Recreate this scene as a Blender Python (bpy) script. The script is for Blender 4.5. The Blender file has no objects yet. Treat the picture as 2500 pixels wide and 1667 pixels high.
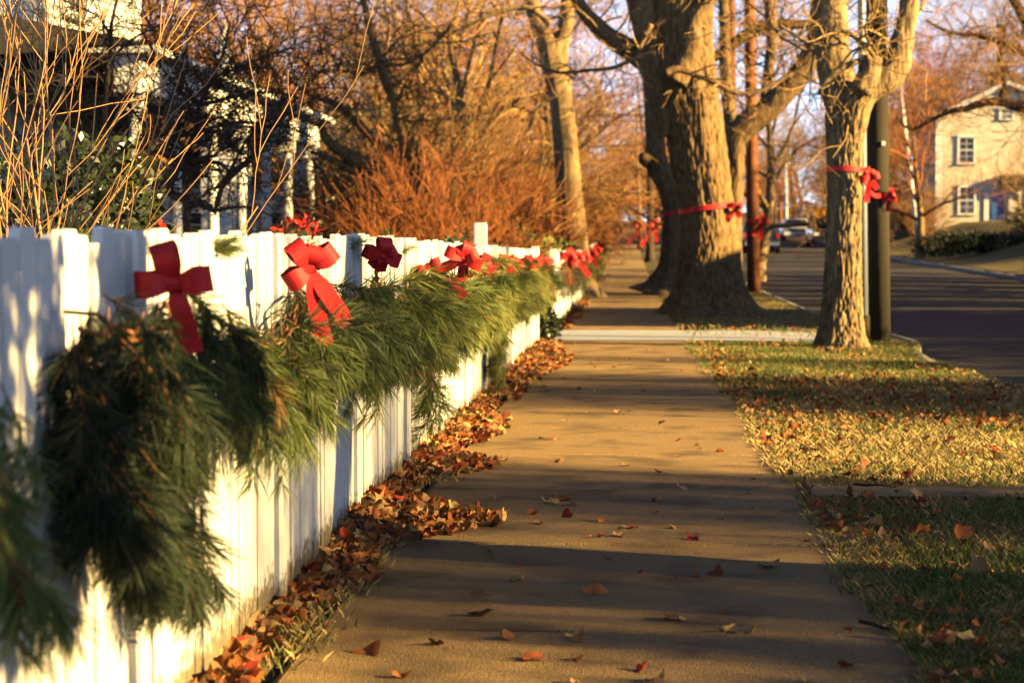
import bpy, math, random
from math import sin, cos, pi, radians, sqrt, tan, atan2
from mathutils import Vector, Matrix, noise, Quaternion

R = random.Random(11)
SC = bpy.context.scene
COL = SC.collection

# ------------------------------------------------------------------ camera
FPX = 5000.0                                   # focal length in photo pixels (2500 wide)
YAW = math.atan(280 / FPX)
PITCH = math.atan(243.5 / FPX)
cam = bpy.data.cameras.new('camera')
cam_o = bpy.data.objects.new('camera', cam)
COL.objects.link(cam_o)
cam.sensor_width = 36.0
cam.lens = FPX / 2500 * 36
cam.clip_start = 0.1
cam.clip_end = 2500
cam_o.location = (0, 0, 1.0)
cam_o.rotation_euler = (pi / 2 - PITCH, 0, YAW)
cam.dof.use_dof = True
cam.dof.focus_distance = 7.4
cam.dof.aperture_fstop = 5.6
SC.camera = cam_o

# ------------------------------------------------------------------ light
SUN_AZ = radians(105.6)                        # clockwise from +Y
SUN_EL = radians(18)
world = bpy.data.worlds.new('World')
SC.world = world
world.use_nodes = True
wn = world.node_tree
sky = wn.nodes.new('ShaderNodeTexSky')
sky.sky_type = 'NISHITA'
sky.sun_disc = False
sky.sun_elevation = SUN_EL
sky.sun_rotation = SUN_AZ
sky.air_density = 0.3
sky.dust_density = 0.1
bg = wn.nodes['Background']
bg.inputs['Strength'].default_value = 0.05
# pale winter haze low over the whole horizon
geo = wn.nodes.new('ShaderNodeTexCoord'); sx = wn.nodes.new('ShaderNodeSeparateXYZ'); wn.links.new(geo.outputs['Generated'], sx.inputs[0])
m1 = wn.nodes.new('ShaderNodeMath'); m1.operation = 'MULTIPLY'; m1.inputs[1].default_value = -7.5; wn.links.new(sx.outputs['Z'], m1.inputs[0])
m2 = wn.nodes.new('ShaderNodeMath'); m2.operation = 'EXPONENT'; wn.links.new(m1.outputs[0], m2.inputs[0])
m3 = wn.nodes.new('ShaderNodeMath'); m3.operation = 'MINIMUM'; m3.inputs[1].default_value = 1.0; wn.links.new(m2.outputs[0], m3.inputs[0])
vm = wn.nodes.new('ShaderNodeVectorMath'); vm.operation = 'SCALE'; vm.inputs[0].default_value = (5.8, 5.8, 5.7); wn.links.new(m3.outputs[0], vm.inputs['Scale'])
va = wn.nodes.new('ShaderNodeVectorMath'); va.operation = 'ADD'; wn.links.new(sky.outputs[0], va.inputs[0]); wn.links.new(vm.outputs[0], va.inputs[1])
wn.links.new(va.outputs[0], bg.inputs['Color'])
sun = bpy.data.lights.new('sun', 'SUN')
sun.energy = 5.0
sun.angle = radians(0.5)
sun.color = (1.0, 0.68, 0.24)
sun_o = bpy.data.objects.new('sun', sun)
COL.objects.link(sun_o)
sd = Vector((sin(SUN_AZ) * cos(SUN_EL), cos(SUN_AZ) * cos(SUN_EL), sin(SUN_EL)))
sun_o.rotation_euler = sd.to_track_quat('Z', 'Y').to_euler()
sun_o.location = (20, -5, 12)
SC.view_settings.view_transform = 'Standard'
SC.view_settings.look = 'None'
SC.view_settings.gamma = 1
SC.view_settings.use_curve_mapping = False
SC.view_settings.exposure = 2.25
SC.render.engine = 'CYCLES'
SC.cycles.max_bounces = 5
SC.cycles.diffuse_bounces = 0
SC.cycles.glossy_bounces = 2
SC.cycles.transmission_bounces = 3
SC.cycles.use_denoising = True

# ------------------------------------------------------------------ helpers
RM = Matrix.Rotation(YAW, 3, 'Z') @ Matrix.Rotation(pi / 2 - PITCH, 3, 'X')
def W(px, py, Y):
    """world point seen at photo pixel (px, py) at distance Y along the walk"""
    d = RM @ Vector((px - 1250, 833.5 - py, -FPX))
    return Vector((0, 0, 1)) + d * (Y / d.y)

KEY = [(-50, 0), (8, 0), (14, -.05), (19, -.09), (24, -.13), (31, -.2), (38, -.24), (50, -.2), (68, -.04),
       (90, .22), (111, .55), (131, 1.1), (154, 1.9), (200, 3.0), (400, 5), (900, 8)]
def gz(y):
    for (a, za), (b, zb) in zip(KEY, KEY[1:]):
        if y <= b:
            t = (y - a) / (b - a)
            return za + (zb - za) * t
    return KEY[-1][1]
def kerbx(y):
    t = min(1, max(0, (y - 19) / 5)); t = t * t * (3 - 2 * t)
    return 2.82 + .5 * t
def gnd(x, y):
    z = gz(y)
    if x > 13:
        t = min(1, (x - 13) / 7)
        z += 1.5 * t * t * (3 - 2 * t) * min(1, max(0, (y - 50) / 40))
    return z

class MB:
    def __init__(s): s.v = []; s.f = []; s.m = []; s.sm = []
    def add(s, vs, fs, mi=0, smooth=False):
        o = len(s.v); s.v.extend(vs)
        for f in fs:
            s.f.append(tuple(i + o for i in f)); s.m.append(mi); s.sm.append(smooth)
    def box(s, lo, hi, mi=0):
        x0, y0, z0 = lo; x1, y1, z1 = hi
        s.add([(x0,y0,z0),(x1,y0,z0),(x1,y1,z0),(x0,y1,z0),(x0,y0,z1),(x1,y0,z1),(x1,y1,z1),(x0,y1,z1)],
              [(3,2,1,0),(4,5,6,7),(0,1,5,4),(1,2,6,5),(2,3,7,6),(3,0,4,7)], mi)
    def prism(s, poly, axis, a, b, mi=0):
        """poly: 2-D points; axis: 'x','y' or 'z' = extrusion axis from a to b"""
        n = len(poly)
        def p(u, w, t):
            return {'x': (t, u, w), 'y': (u, t, w), 'z': (u, w, t)}[axis]
        vs = [p(u, w, a) for u, w in poly] + [p(u, w, b) for u, w in poly]
        s.add(vs, [tuple(range(n)), tuple(range(2*n-1, n-1, -1))] + [(i, i+n, (i+1) % n+n, (i+1) % n) for i in range(n)], mi)
    def tube(s, pts, rads, n=6, mi=0, smooth=True, disp=None, cap=True):
        pts = [Vector(p) for p in pts]
        k = len(pts); base = len(s.v)
        t = (pts[1] - pts[0]).normalized()
        u = t.orthogonal().normalized() if disp is None else Vector((1, 0, 0))
        u = (u - t * u.dot(t)).normalized()
        for i in range(k):
            a = pts[max(0, i-1)]; b = pts[min(k-1, i+1)]
            t2 = (b - a)
            if t2.length > 1e-9:
                t2.normalize(); u = u - t2 * u.dot(t2)
                u = u.normalized() if u.length > 1e-6 else t2.orthogonal().normalized(); t = t2
            w = t.cross(u)
            for j in range(n):
                an = 2*pi*j/n; d = u*cos(an) + w*sin(an)
                r = rads[i]
                if disp: r += disp(an, pts[i], r, d)
                s.v.append(tuple(pts[i] + d*r))
        for i in range(k-1):
            for j in range(n):
                j2 = (j+1) % n
                s.f.append((base+i*n+j, base+i*n+j2, base+(i+1)*n+j2, base+(i+1)*n+j)); s.m.append(mi); s.sm.append(smooth)
        if cap and n > 3:
            s.f.append(tuple(base+j for j in range(n-1, -1, -1))); s.m.append(mi); s.sm.append(False)
            s.f.append(tuple(base+(k-1)*n+j for j in range(n))); s.m.append(mi); s.sm.append(False)
    def mesh(s, name, mats):
        me = bpy.data.meshes.new(name)
        me.from_pydata([tuple(v) for v in s.v], [], s.f)
        for m in (mats if isinstance(mats, (list, tuple)) else [mats]): me.materials.append(m)
        me.polygons.foreach_set('material_index', s.m)
        me.polygons.foreach_set('use_smooth', s.sm)
        me.update()
        return me
    def build(s, name, mats, parent=None, loc=None, rot=None):
        return link(name, s.mesh(name, mats), parent, loc, rot)

def link(name, me, parent=None, loc=None, rot=None):
    o = bpy.data.objects.new(name, me); COL.objects.link(o)
    if parent: o.parent = parent
    if loc is not None: o.location = loc
    if rot is not None: o.rotation_euler = rot
    return o
def tag(o, label=None, cat=None, group=None, kind=None):
    if label: o['label'] = label
    if cat: o['category'] = cat
    if group: o['group'] = group
    if kind: o['kind'] = kind
    return o
def thing(name, label, cat, loc=(0, 0, 0), rz=0, group=None):
    o = bpy.data.objects.new(name, None); COL.objects.link(o)
    o.empty_display_size = .2
    o.location = loc; o.rotation_euler = (0, 0, rz)
    return tag(o, label, cat, group)
def copy_tree(o, parent=None):
    c = o.copy(); COL.objects.link(c); c.parent = parent
    for ch in [x for x in bpy.data.objects if x.parent == o]: copy_tree(ch, c)
    return c
def U(a, b): return R.uniform(a, b)

def mat(name, c1, c2=None, rough=.85, scale=8, detail=4, bump=0, bscale=40, vary=0, stretch=(1, 1, 1), coat=0, metal=0,
        spec=.3, c3=None, scale3=1.2, f3=.5, transl=0):
    m = bpy.data.materials.new(name); m.use_nodes = True
    nt = m.node_tree; N = nt.nodes; L = nt.links
    b = N['Principled BSDF']
    b.inputs['Roughness'].default_value = rough
    b.inputs['Metallic'].default_value = metal
    b.inputs['Specular IOR Level'].default_value = spec
    b.inputs['Coat Weight'].default_value = coat
    b.inputs['Base Color'].default_value = (*c1, 1)
    tc = N.new('ShaderNodeTexCoord'); mp = N.new('ShaderNodeMapping')
    L.new(tc.outputs['Object'], mp.inputs[0]); mp.inputs['Scale'].default_value = stretch
    out = None
    if c2:
        nz = N.new('ShaderNodeTexNoise'); nz.inputs['Scale'].default_value = scale; nz.inputs['Detail'].default_value = detail
        nz.inputs['Roughness'].default_value = .65
        L.new(mp.outputs[0], nz.inputs['Vector'])
        rp = N.new('ShaderNodeValToRGB'); L.new(nz.outputs['Fac'], rp.inputs[0])
        rp.color_ramp.elements[0].position = .35; rp.color_ramp.elements[1].position = .65
        rp.color_ramp.elements[0].color = (*c1, 1); rp.color_ramp.elements[1].color = (*c2, 1)
        out = rp.outputs[0]
        if c3:
            n3 = N.new('ShaderNodeTexNoise'); n3.inputs['Scale'].default_value = scale3; n3.inputs['Detail'].default_value = 5
            L.new(tc.outputs['Object'], n3.inputs['Vector'])
            r3 = N.new('ShaderNodeValToRGB'); r3.color_ramp.elements[0].position = f3; r3.color_ramp.elements[1].position = min(1, f3+.15)
            L.new(n3.outputs['Fac'], r3.inputs[0])
            mx = N.new('ShaderNodeMix'); mx.data_type = 'RGBA'
            L.new(r3.outputs[0], mx.inputs['Factor']); L.new(out, mx.inputs['A']); mx.inputs['B'].default_value = (*c3, 1)
            out = mx.outputs['Result']
    if vary:
        oi = N.new('ShaderNodeObjectInfo'); hs = N.new('ShaderNodeHueSaturation')
        mr = N.new('ShaderNodeMapRange'); mr.inputs['To Min'].default_value = 1-vary; mr.inputs['To Max'].default_value = 1+vary
        L.new(oi.outputs['Random'], mr.inputs['Value']); L.new(mr.outputs[0], hs.inputs['Value'])
        if out: L.new(out, hs.inputs['Color'])
        else: hs.inputs['Color'].default_value = (*c1, 1)
        out = hs.outputs[0]
    if out: L.new(out, b.inputs['Base Color'])
    if bump:
        nb = N.new('ShaderNodeTexNoise'); nb.inputs['Scale'].default_value = bscale; nb.inputs['Detail'].default_value = 6
        L.new(mp.outputs[0], nb.inputs['Vector'])
        bp = N.new('ShaderNodeBump'); bp.inputs['Strength'].default_value = 1; bp.inputs['Distance'].default_value = bump
        L.new(nb.outputs['Fac'], bp.inputs['Height']); L.new(bp.outputs[0], b.inputs['Normal'])
    if transl:
        tr = N.new('ShaderNodeBsdfTranslucent'); ms = N.new('ShaderNodeMixShader'); ms.inputs[0].default_value = transl
        if out: L.new(out, tr.inputs['Color'])
        else: tr.inputs['Color'].default_value = (*c1, 1)
        L.new(b.outputs[0], ms.inputs[1]); L.new(tr.outputs[0], ms.inputs[2])
        L.new(ms.outputs[0], N['Material Output'].inputs['Surface'])
    return m

def add_dirt(m, zlo, zhi, col):
    nt = m.node_tree; N = nt.nodes; L = nt.links; b = N['Principled BSDF']
    src = b.inputs['Base Color'].links[0].from_socket
    tc = N.new('ShaderNodeTexCoord'); sp = N.new('ShaderNodeSeparateXYZ'); L.new(tc.outputs['Object'], sp.inputs[0])
    mr = N.new('ShaderNodeMapRange'); L.new(sp.outputs['Z'], mr.inputs['Value'])
    mr.inputs['From Min'].default_value = zhi; mr.inputs['From Max'].default_value = zlo
    oi = N.new('ShaderNodeObjectInfo'); va = N.new('ShaderNodeVectorMath'); va.operation = 'ADD'
    L.new(tc.outputs['Object'], va.inputs[0]); L.new(oi.outputs['Location'], va.inputs[1])
    nz = N.new('ShaderNodeTexNoise'); nz.inputs['Scale'].default_value = 38; nz.inputs['Detail'].default_value = 8; L.new(va.outputs[0], nz.inputs['Vector'])
    mu = N.new('ShaderNodeMath'); mu.operation = 'ADD'; L.new(mr.outputs[0], mu.inputs[0]); L.new(nz.outputs['Fac'], mu.inputs[1])
    rp = N.new('ShaderNodeValToRGB'); rp.color_ramp.elements[0].position = .72; rp.color_ramp.elements[1].position = 1.0; L.new(mu.outputs[0], rp.inputs[0])
    mx = N.new('ShaderNodeMix'); mx.data_type = 'RGBA'; L.new(rp.outputs[0], mx.inputs['Factor']); L.new(src, mx.inputs['A']); mx.inputs['B'].default_value = (*col, 1)
    L.new(mx.outputs['Result'], b.inputs['Base Color'])
M = dict(
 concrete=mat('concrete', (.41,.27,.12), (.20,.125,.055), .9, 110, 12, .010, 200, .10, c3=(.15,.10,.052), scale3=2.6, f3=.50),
 apron=mat('pale_concrete', (.42,.44,.50), (.36,.38,.44), .9, 6, 6, .001, 200),
 asphalt=mat('asphalt', (.042,.036,.031), (.026,.023,.021), .88, 90, 6, .002, 300, c3=(.055,.047,.038), scale3=.5),
 soil=mat('soil', (.11,.085,.035), (.07,.055,.025), .95, 14, 8, .01, 60, c3=(.13,.10,.035), scale3=2.5),
 lawn=mat('lawn_soil', (.10,.095,.03), (.13,.10,.04), .95, 3, 8, .02, 30, c3=(.15,.09,.035), scale3=1.2),
 kerb=mat('kerb_stone', (.34,.31,.27), (.26,.24,.2), .9, 10, 5, .002, 80),
 white=mat('white_paint', (.80,.79,.77), (.70,.68,.64), .6, 12, 6, .0006, 60, .03, stretch=(1,1,.06), c3=(.55,.50,.42), scale3=9, f3=.68),
 trim=mat('white_trim', (.78,.76,.72), (.72,.70,.66), .6, 4, 3),
 cream=mat('cream_siding', (.66,.60,.45), (.58,.52,.38), .8, 3, 4),
 whitewall=mat('white_siding', (.68,.66,.62), (.62,.60,.56), .75, 3, 4),
 roof=mat('dark_shingle', (.035,.033,.035), (.06,.055,.05), .9, 20, 4, .01, 20),
 glass=mat('dark_glass', (.015,.018,.022), None, .08, spec=.6),
 lit=mat('blue_door_paint', (.03,.10,.32), (.04,.13,.38), .5, 3),
 brick=mat('chimney_brick', (.28,.12,.06), (.2,.08,.05), .9, 20),
 bark=mat('furrowed_bark', (.30,.19,.085), (.10,.062,.03), .95, 22, 10, .03, 30, stretch=(1,1,.2)),
 bark2=mat('pale_scaly_bark', (.38,.27,.135), (.12,.075,.038), .95, 26, 10, .025, 26, stretch=(1,1,.15)),
 bark3=mat('smooth_mottled_bark', (.33,.225,.105), (.2,.13,.06), .9, 12, 6, .006, 40, stretch=(1,1,.5)),
 bark_dark=mat('dark_bark', (.075,.05,.032), (.045,.032,.022), .95, 20, 5, .004, 60),
 twig=mat('orange_brown_twig', (.44,.225,.08), (.27,.13,.045), .9, 3, 2),
 twig2=mat('tan_twig', (.46,.29,.11), (.27,.155,.06), .9, 3, 2),
 twigred=mat('russet_twig', (.36,.12,.035), (.2,.065,.025), .9, 3, 2),
 twigor=mat('orange_shrub_twig', (.55,.32,.14), (.40,.20,.08), .85, 4, 2),
 pole=mat('red_brown_pole', (.30,.11,.045), (.22,.075,.035), .9, 6, 6, .004, 30, stretch=(1,1,.1)),
 poledark=mat('weathered_pole', (.042,.034,.022), (.026,.022,.015), .9, 6, 6, .004, 30, stretch=(1,1,.1)),  # wood colour also darkened for the shade the pole stands in
 steel=mat('grey_steel_pole', (.22,.25,.30), (.18,.21,.26), .5, 4, 3, metal=.3),
 wire=mat('black_wire', (.02,.02,.02), None, .6),
 red=mat('red_velvet_ribbon', (.62,.018,.02), (.50,.012,.015), .6, 30, 2, .0006, 200, spec=.4),
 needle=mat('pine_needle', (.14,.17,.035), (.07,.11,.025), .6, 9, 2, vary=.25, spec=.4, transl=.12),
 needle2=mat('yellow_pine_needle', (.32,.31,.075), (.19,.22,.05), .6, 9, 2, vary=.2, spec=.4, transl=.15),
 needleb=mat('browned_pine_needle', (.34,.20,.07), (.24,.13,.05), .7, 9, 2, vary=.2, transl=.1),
 needle3=mat('dark_pine_needle', (.022,.036,.012), (.012,.022,.009), .6, 9, 2, vary=.2, spec=.3),  # darker copy of the needles, shade of the near swag put into the colour
 rope=mat('brown_garland_twig', (.28,.12,.05), (.18,.08,.04), .9, 30, 2),
 holly=mat('evergreen_leaf', (.045,.058,.016), (.022,.032,.01), .35, 9, 2, spec=.5),
 ygreen=mat('yellow_green_leaf', (.28,.27,.09), (.14,.17,.05), .5, 9, 2),
 hedge=mat('dark_hedge_leaf', (.03,.045,.016), (.018,.03,.012), .6, 9, 2),
 berry=mat('red_berry', (.5,.03,.02), None, .3),
 black=mat('black_car_paint', (.012,.014,.02), None, .25, coat=.6),
 blue=mat('navy_car_paint', (.02,.035,.07), None, .25, coat=.6),
 carwhite=mat('white_car_paint', (.75,.74,.72), None, .3, coat=.5),
 rubber=mat('rubber', (.02,.02,.02), None, .8),
 chrome=mat('chrome', (.5,.5,.5), None, .2, metal=.9),
 lamp=mat('clear_headlamp', (.7,.66,.55), None, .2),
 tail=mat('red_lens', (.4,.01,.01), None, .3),
 sign=mat('orange_sign', (.80,.33,.02), None, .5),
 signblk=mat('black_print', (.02,.02,.02), None, .6),
 rail=mat('fence_rail', (.6,.58,.54), (.5,.48,.44), .7, 8),
)
add_dirt(M['white'], -.02, .16, (.20,.16,.10))
LEAFC = [mat('leaf_orange', (.46,.17,.045), (.36,.12,.03), .7, 30, 3, vary=.2, transl=.2),
         mat('leaf_rust', (.34,.10,.03), (.25,.07,.025), .7, 30, 3, vary=.2, transl=.2),
         mat('leaf_tan', (.50,.29,.12), (.40,.21,.08), .7, 30, 3, vary=.2, transl=.2),
         mat('leaf_yellow', (.58,.40,.15), (.46,.30,.10), .7, 30, 3, vary=.15, transl=.2),
         mat('leaf_brown', (.20,.09,.04), (.13,.06,.03), .8, 30, 3, vary=.2, transl=.1),
         mat('leaf_red', (.38,.05,.025), (.28,.035,.02), .7, 30, 3, vary=.2, transl=.2)]
GR = [mat('grass_green', (.11,.15,.03), (.07,.11,.025), .7, 5, 2, transl=.15),
      mat('grass_olive', (.20,.20,.05), (.14,.15,.04), .7, 5, 2, transl=.15),
      mat('grass_straw', (.46,.34,.14), (.36,.25,.10), .8, 5, 2, transl=.15)]

# ================================================================== GROUND
ys = [-20, -5, 0] + [1+i*1.5 for i in range(46)] + [75, 82, 90, 100, 111, 121, 131, 143, 154, 175, 200, 300, 400, 900]
def strip(name, xs, zs, m, y0=None, y1=None, step=None):
    mb = MB()
    Y = ys if y0 is None else [y0 + (y1-y0)*i/max(1, int((y1-y0)/(step or 1.5))) for i in range(max(1, int((y1-y0)/(step or 1.5)))+1)]
    nx = len(xs(0)) if callable(xs) else len(xs)
    for y in Y:
        X = xs(y) if callable(xs) else xs
        for x, z in zip(X, zs(y, X)):
            mb.v.append((x, y, z))
    for i in range(len(Y)-1):
        for j in range(nx-1):
            a = i*nx+j
            mb.f.append((a, a+1, a+nx+1, a+nx)); mb.m.append(0); mb.sm.append(True)
    return mb.build(name, m)
RX1 = 12.2
def gxs(y):
    k = kerbx(y)
    return [-700, -200, -60, -30, -12, -6, -3, -1.6, -1.05, -.84, -.79, .2, .66, 1.2, 1.8, 2.3, k-.06, k+.02, k+.3, 7, RX1-.3, RX1, RX1+.1, 13, 14, 15, 16, 17, 18.5, 20, 26, 40, 70, 200, 700]
def gzs(y, X):
    out = []
    for x in X:
        z = gnd(x, y)
        if -.80 < x < .68: z -= .10
        elif kerbx(y) <= x <= RX1: z -= .20
        else: z += .012*noise.noise((x*1.3, y*.8, 0)) if abs(x) < 13 else 0
        out.append(z)
    return out
g = strip('ground', gxs, gzs, M['lawn']); tag(g, kind='structure')
r = strip('road', lambda y: [kerbx(y)+.0, kerbx(y)+.6, 7.5, RX1-.5, RX1], lambda y, X: [gz(y)-.12+.05*(1-((x-7.5)/4.8)**2) for x in X], M['asphalt'])
tag(r, kind='structure')
# kerbs
for nm, fx in (('kerb', lambda y: kerbx(y)), ('kerb', lambda y: RX1+.12)):
    o = strip(nm, lambda y, fx=fx: [fx(y)-.13, fx(y)-.12, fx(y)-.01, fx(y)+.0], lambda y, X: [gz(y)-.2, gz(y)+.004, gz(y)+.004, gz(y)-.2], M['kerb'])
    tag(o, kind='structure')
# the driveway apron that crosses the walk
ap = strip('driveway_apron', lambda y: [-1.02, -.3, .68, 1.6, 2.4, kerbx(y)-.0], lambda y, X: [gz(y)+.022]*4 + [gz(y)-.0, gz(y)-.07], M['apron'], 22.9, 26.2, .6)
tag(ap, kind='structure')
ap2 = strip('driveway', lambda y: [-30, -5, -1.03], lambda y, X: [gz(y)+.022]*3, M['apron'], 22.9, 26.2, .8)
tag(ap2, kind='structure')
# narrow service walk across the verge
sw = strip('service_path', [.70, 1.7, 2.70], lambda y, X: [gz(y)+.014]*3, M['concrete'], 7.98, 8.34, .18)
tag(sw, kind='structure')
# sidewalk of separate slabs
walk = thing('sidewalk', None, None); tag(walk, kind='structure')
y = .67
while y < 56:
    L_ = 1.5
    if not (22.2 < y < 25.6):
        mb = MB(); x0, x1 = -.80, .695
        nx, ny = 4, 3
        dz = U(-.004, .005); tl = U(-.004, .004)
        g_ = .012
        rows = [y+g_, y+.02, y+L_/2, y+L_-.02, y+L_-g_]
        for yy in rows:
            for i, xx in enumerate([x0, x0+.02, -.05, x1-.02, x1]):
                e = (yy in (rows[0], rows[-1])) or i in (0, 4)
                mb.v.append((xx + (.01*noise.noise((yy*3, i, 4)) if i in (0, 4) else 0), yy, gz(yy)+.012+dz+tl*xx - (.012 if e else 0)))
        for a in range(4):
            for b in range(4):
                i = a*5+b; mb.f.append((i, i+1, i+6, i+5)); mb.m.append(0); mb.sm.append(False)
        o = len(mb.v)
        ring = [(x0, rows[0]), (x1, rows[0]), (x1, rows[-1]), (x0, rows[-1])]
        tops = [0, 4, 24, 20]
        for xx, yy in ring: mb.v.append((xx, yy, gz(yy)-.09))
        for i in range(4): mb.f.append((tops[(i+1) % 4], tops[i], o+i, o+(i+1) % 4)); mb.m.append(0); mb.sm.append(False)
        mb.build('slab', M['concrete'], walk)
    y += L_
far = strip('far_slabs', [-.8, -.05, .695], lambda y, X: [gz(y)+.012]*3, M['concrete'], y, 260, 4)
far.parent = walk

rc = random.Random(4)
for (x0, y0, x1, y1) in ((-.1, 9.0, .69, 9.5), (-.7, 13.1, .2, 13.9), (.1, 6.1, .69, 5.75), (-.5, 17.2, .6, 17.6), (.3, 7.75, .69, 8.5), (-.3, 11.5, .3, 10.9)):
    mb = MB(); a, b = Vector((x0, y0, 0)), Vector((x1, y1, 0)); nrm = Vector((-(b-a).y, (b-a).x, 0)).normalized(); k = 22; off = 0
    for i in range(k+1):
        off += rc.gauss(0, .012); p = a.lerp(b, i/k)+nrm*off; w = .0028*(1+.5*rc.random())*(1-.7*abs(i/k-.4))
        for sgn in (-1, 1): mb.v.append((p.x+nrm.x*w*sgn, p.y+nrm.y*w*sgn, gz(p.y)+.0205))
    for i in range(k): mb.f.append((2*i, 2*i+1, 2*i+3, 2*i+2)); mb.m.append(0); mb.sm.append(False)
    mb.build('crack', M['wire'], walk)
# ================================================================== LEAVES
def leaf_mesh(seed, lob=5):
    r = random.Random(seed); mb = MB()
    n = 14; L = 1.0
    out = []
    for i in range(n):
        a = 2*pi*i/n
        rad = .5*(1 + (.28*cos(lob*a) if lob else 0)) * (1+r.uniform(-.12, .12))
        x = rad*cos(a)*1.15; y_ = rad*sin(a)*(.8 if lob else .55)
        out.append((x, y_))
    c1, c2 = r.uniform(.25, .9), r.uniform(-.5, .5)
    def z(x, y_): return c1*y_*y_ + c2*x*x + .12*sin(5*x+seed) - .05
    mb.v.append((0, 0, z(0, 0)-.04))
    for x, y_ in out: mb.v.append((x*.55, y_*.55, z(x*.55, y_*.55)))
    for x, y_ in out: mb.v.append((x, y_, z(x, y_)+r.uniform(-.06, .1)))
    for i in range(n):
        j = (i+1) % n
        mb.f.append((0, 1+i, 1+j)); mb.f.append((1+i, 1+n+i, 1+n+j, 1+j))
    b = len(mb.v)
    mb.v += [(-.5, -.015, 0), (-.5, .015, 0), (-1.0, .1*c2, .06)]
    mb.f.append((b, b+1, b+2))
    mb.m = [0]*len(mb.f); mb.sm = [True]*len(mb.f)
    return mb
LEAFS = [leaf_mesh(i, [5, 3, 5, 0, 5, 3, 0, 5][i]) for i in range(8)]
LEAFM = [[l.mesh('fallen_leaf', LEAFC[k]) for k in range(6)] for l in LEAFS]
def add_leaf(mb, p, s, mi, tilt=.5):
    l = R.choice(LEAFS)
    q = Matrix.Rotation(U(0, 2*pi), 3, 'Z') @ Matrix.Rotation(R.gauss(0, tilt), 3, 'X') @ Matrix.Rotation(R.gauss(0, tilt), 3, 'Y')
    o = len(mb.v)
    for v in l.v: mb.v.append(tuple(q @ (Vector(v)*s) + Vector(p)))
    for f in l.f: mb.f.append(tuple(i+o for i in f)); mb.m.append(mi); mb.sm.append(True)
def pick():
    return R.choices(range(6), [4.5, 4, 4, 2, 4.5, 1.2])[0]

# drifts of leaves along the fence foot
def drift(y0, y1, wfun, n, hmax, label, xf=-.93):
    mb = MB()
    for _ in range(n):
        yy = U(y0, y1); w = wfun(yy); t = R.random()**1.5
        x = xf + w*t
        h = hmax*max(0, (1-t))*(.4+.6*min(1, w/.35))
        add_leaf(mb, (x, yy, gz(yy)+.012+U(0, h)+.008), R.choice((U(.025, .045), U(.04, .062), U(.05, .078))), pick(), .6)
    o = mb.build('leaf_drift', LEAFC)
    tag(o, label, 'leaf pile', kind='stuff')
def bump_(y, c, w): return math.exp(-((y-c)/w)**2)
def wf1(y): return max(.03, .075+.03*sin(y*3.1)+.46*bump_(y, 7.2, .40)+.17*bump_(y, 5.9, .35)-.08*bump_(y, 8.15, .2)+.26*bump_(y, 9.1, .45)+.22*bump_(y, 11.2, .9)+.03*sin(y*5))
drift(3.4, 6.45, wf1, 750, .035, 'thin brown leaf litter at the foot of the nearest fence panels')
drift(6.45, 8.2, wf1, 1500, .075, 'widest heap of orange leaves spread from the fence onto the sidewalk')
drift(8.2, 10.4, wf1, 1250, .07, 'second heap of orange leaves against the sunlit fence')
drift(10.4, 13.2, wf1, 1000, .06, 'third heap of leaves against the fence below the far garland')
drift(13.2, 22.6, lambda y: .22+.22*bump_(y, 18.5, 2.2), 2300, .06, 'long strip of orange leaves between the fence and the driveway apron')
drift(26.5, 48, lambda y: .18+.04*sin(y), 900, .05, 'far strip of leaves along the fence beyond the apron')

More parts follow.
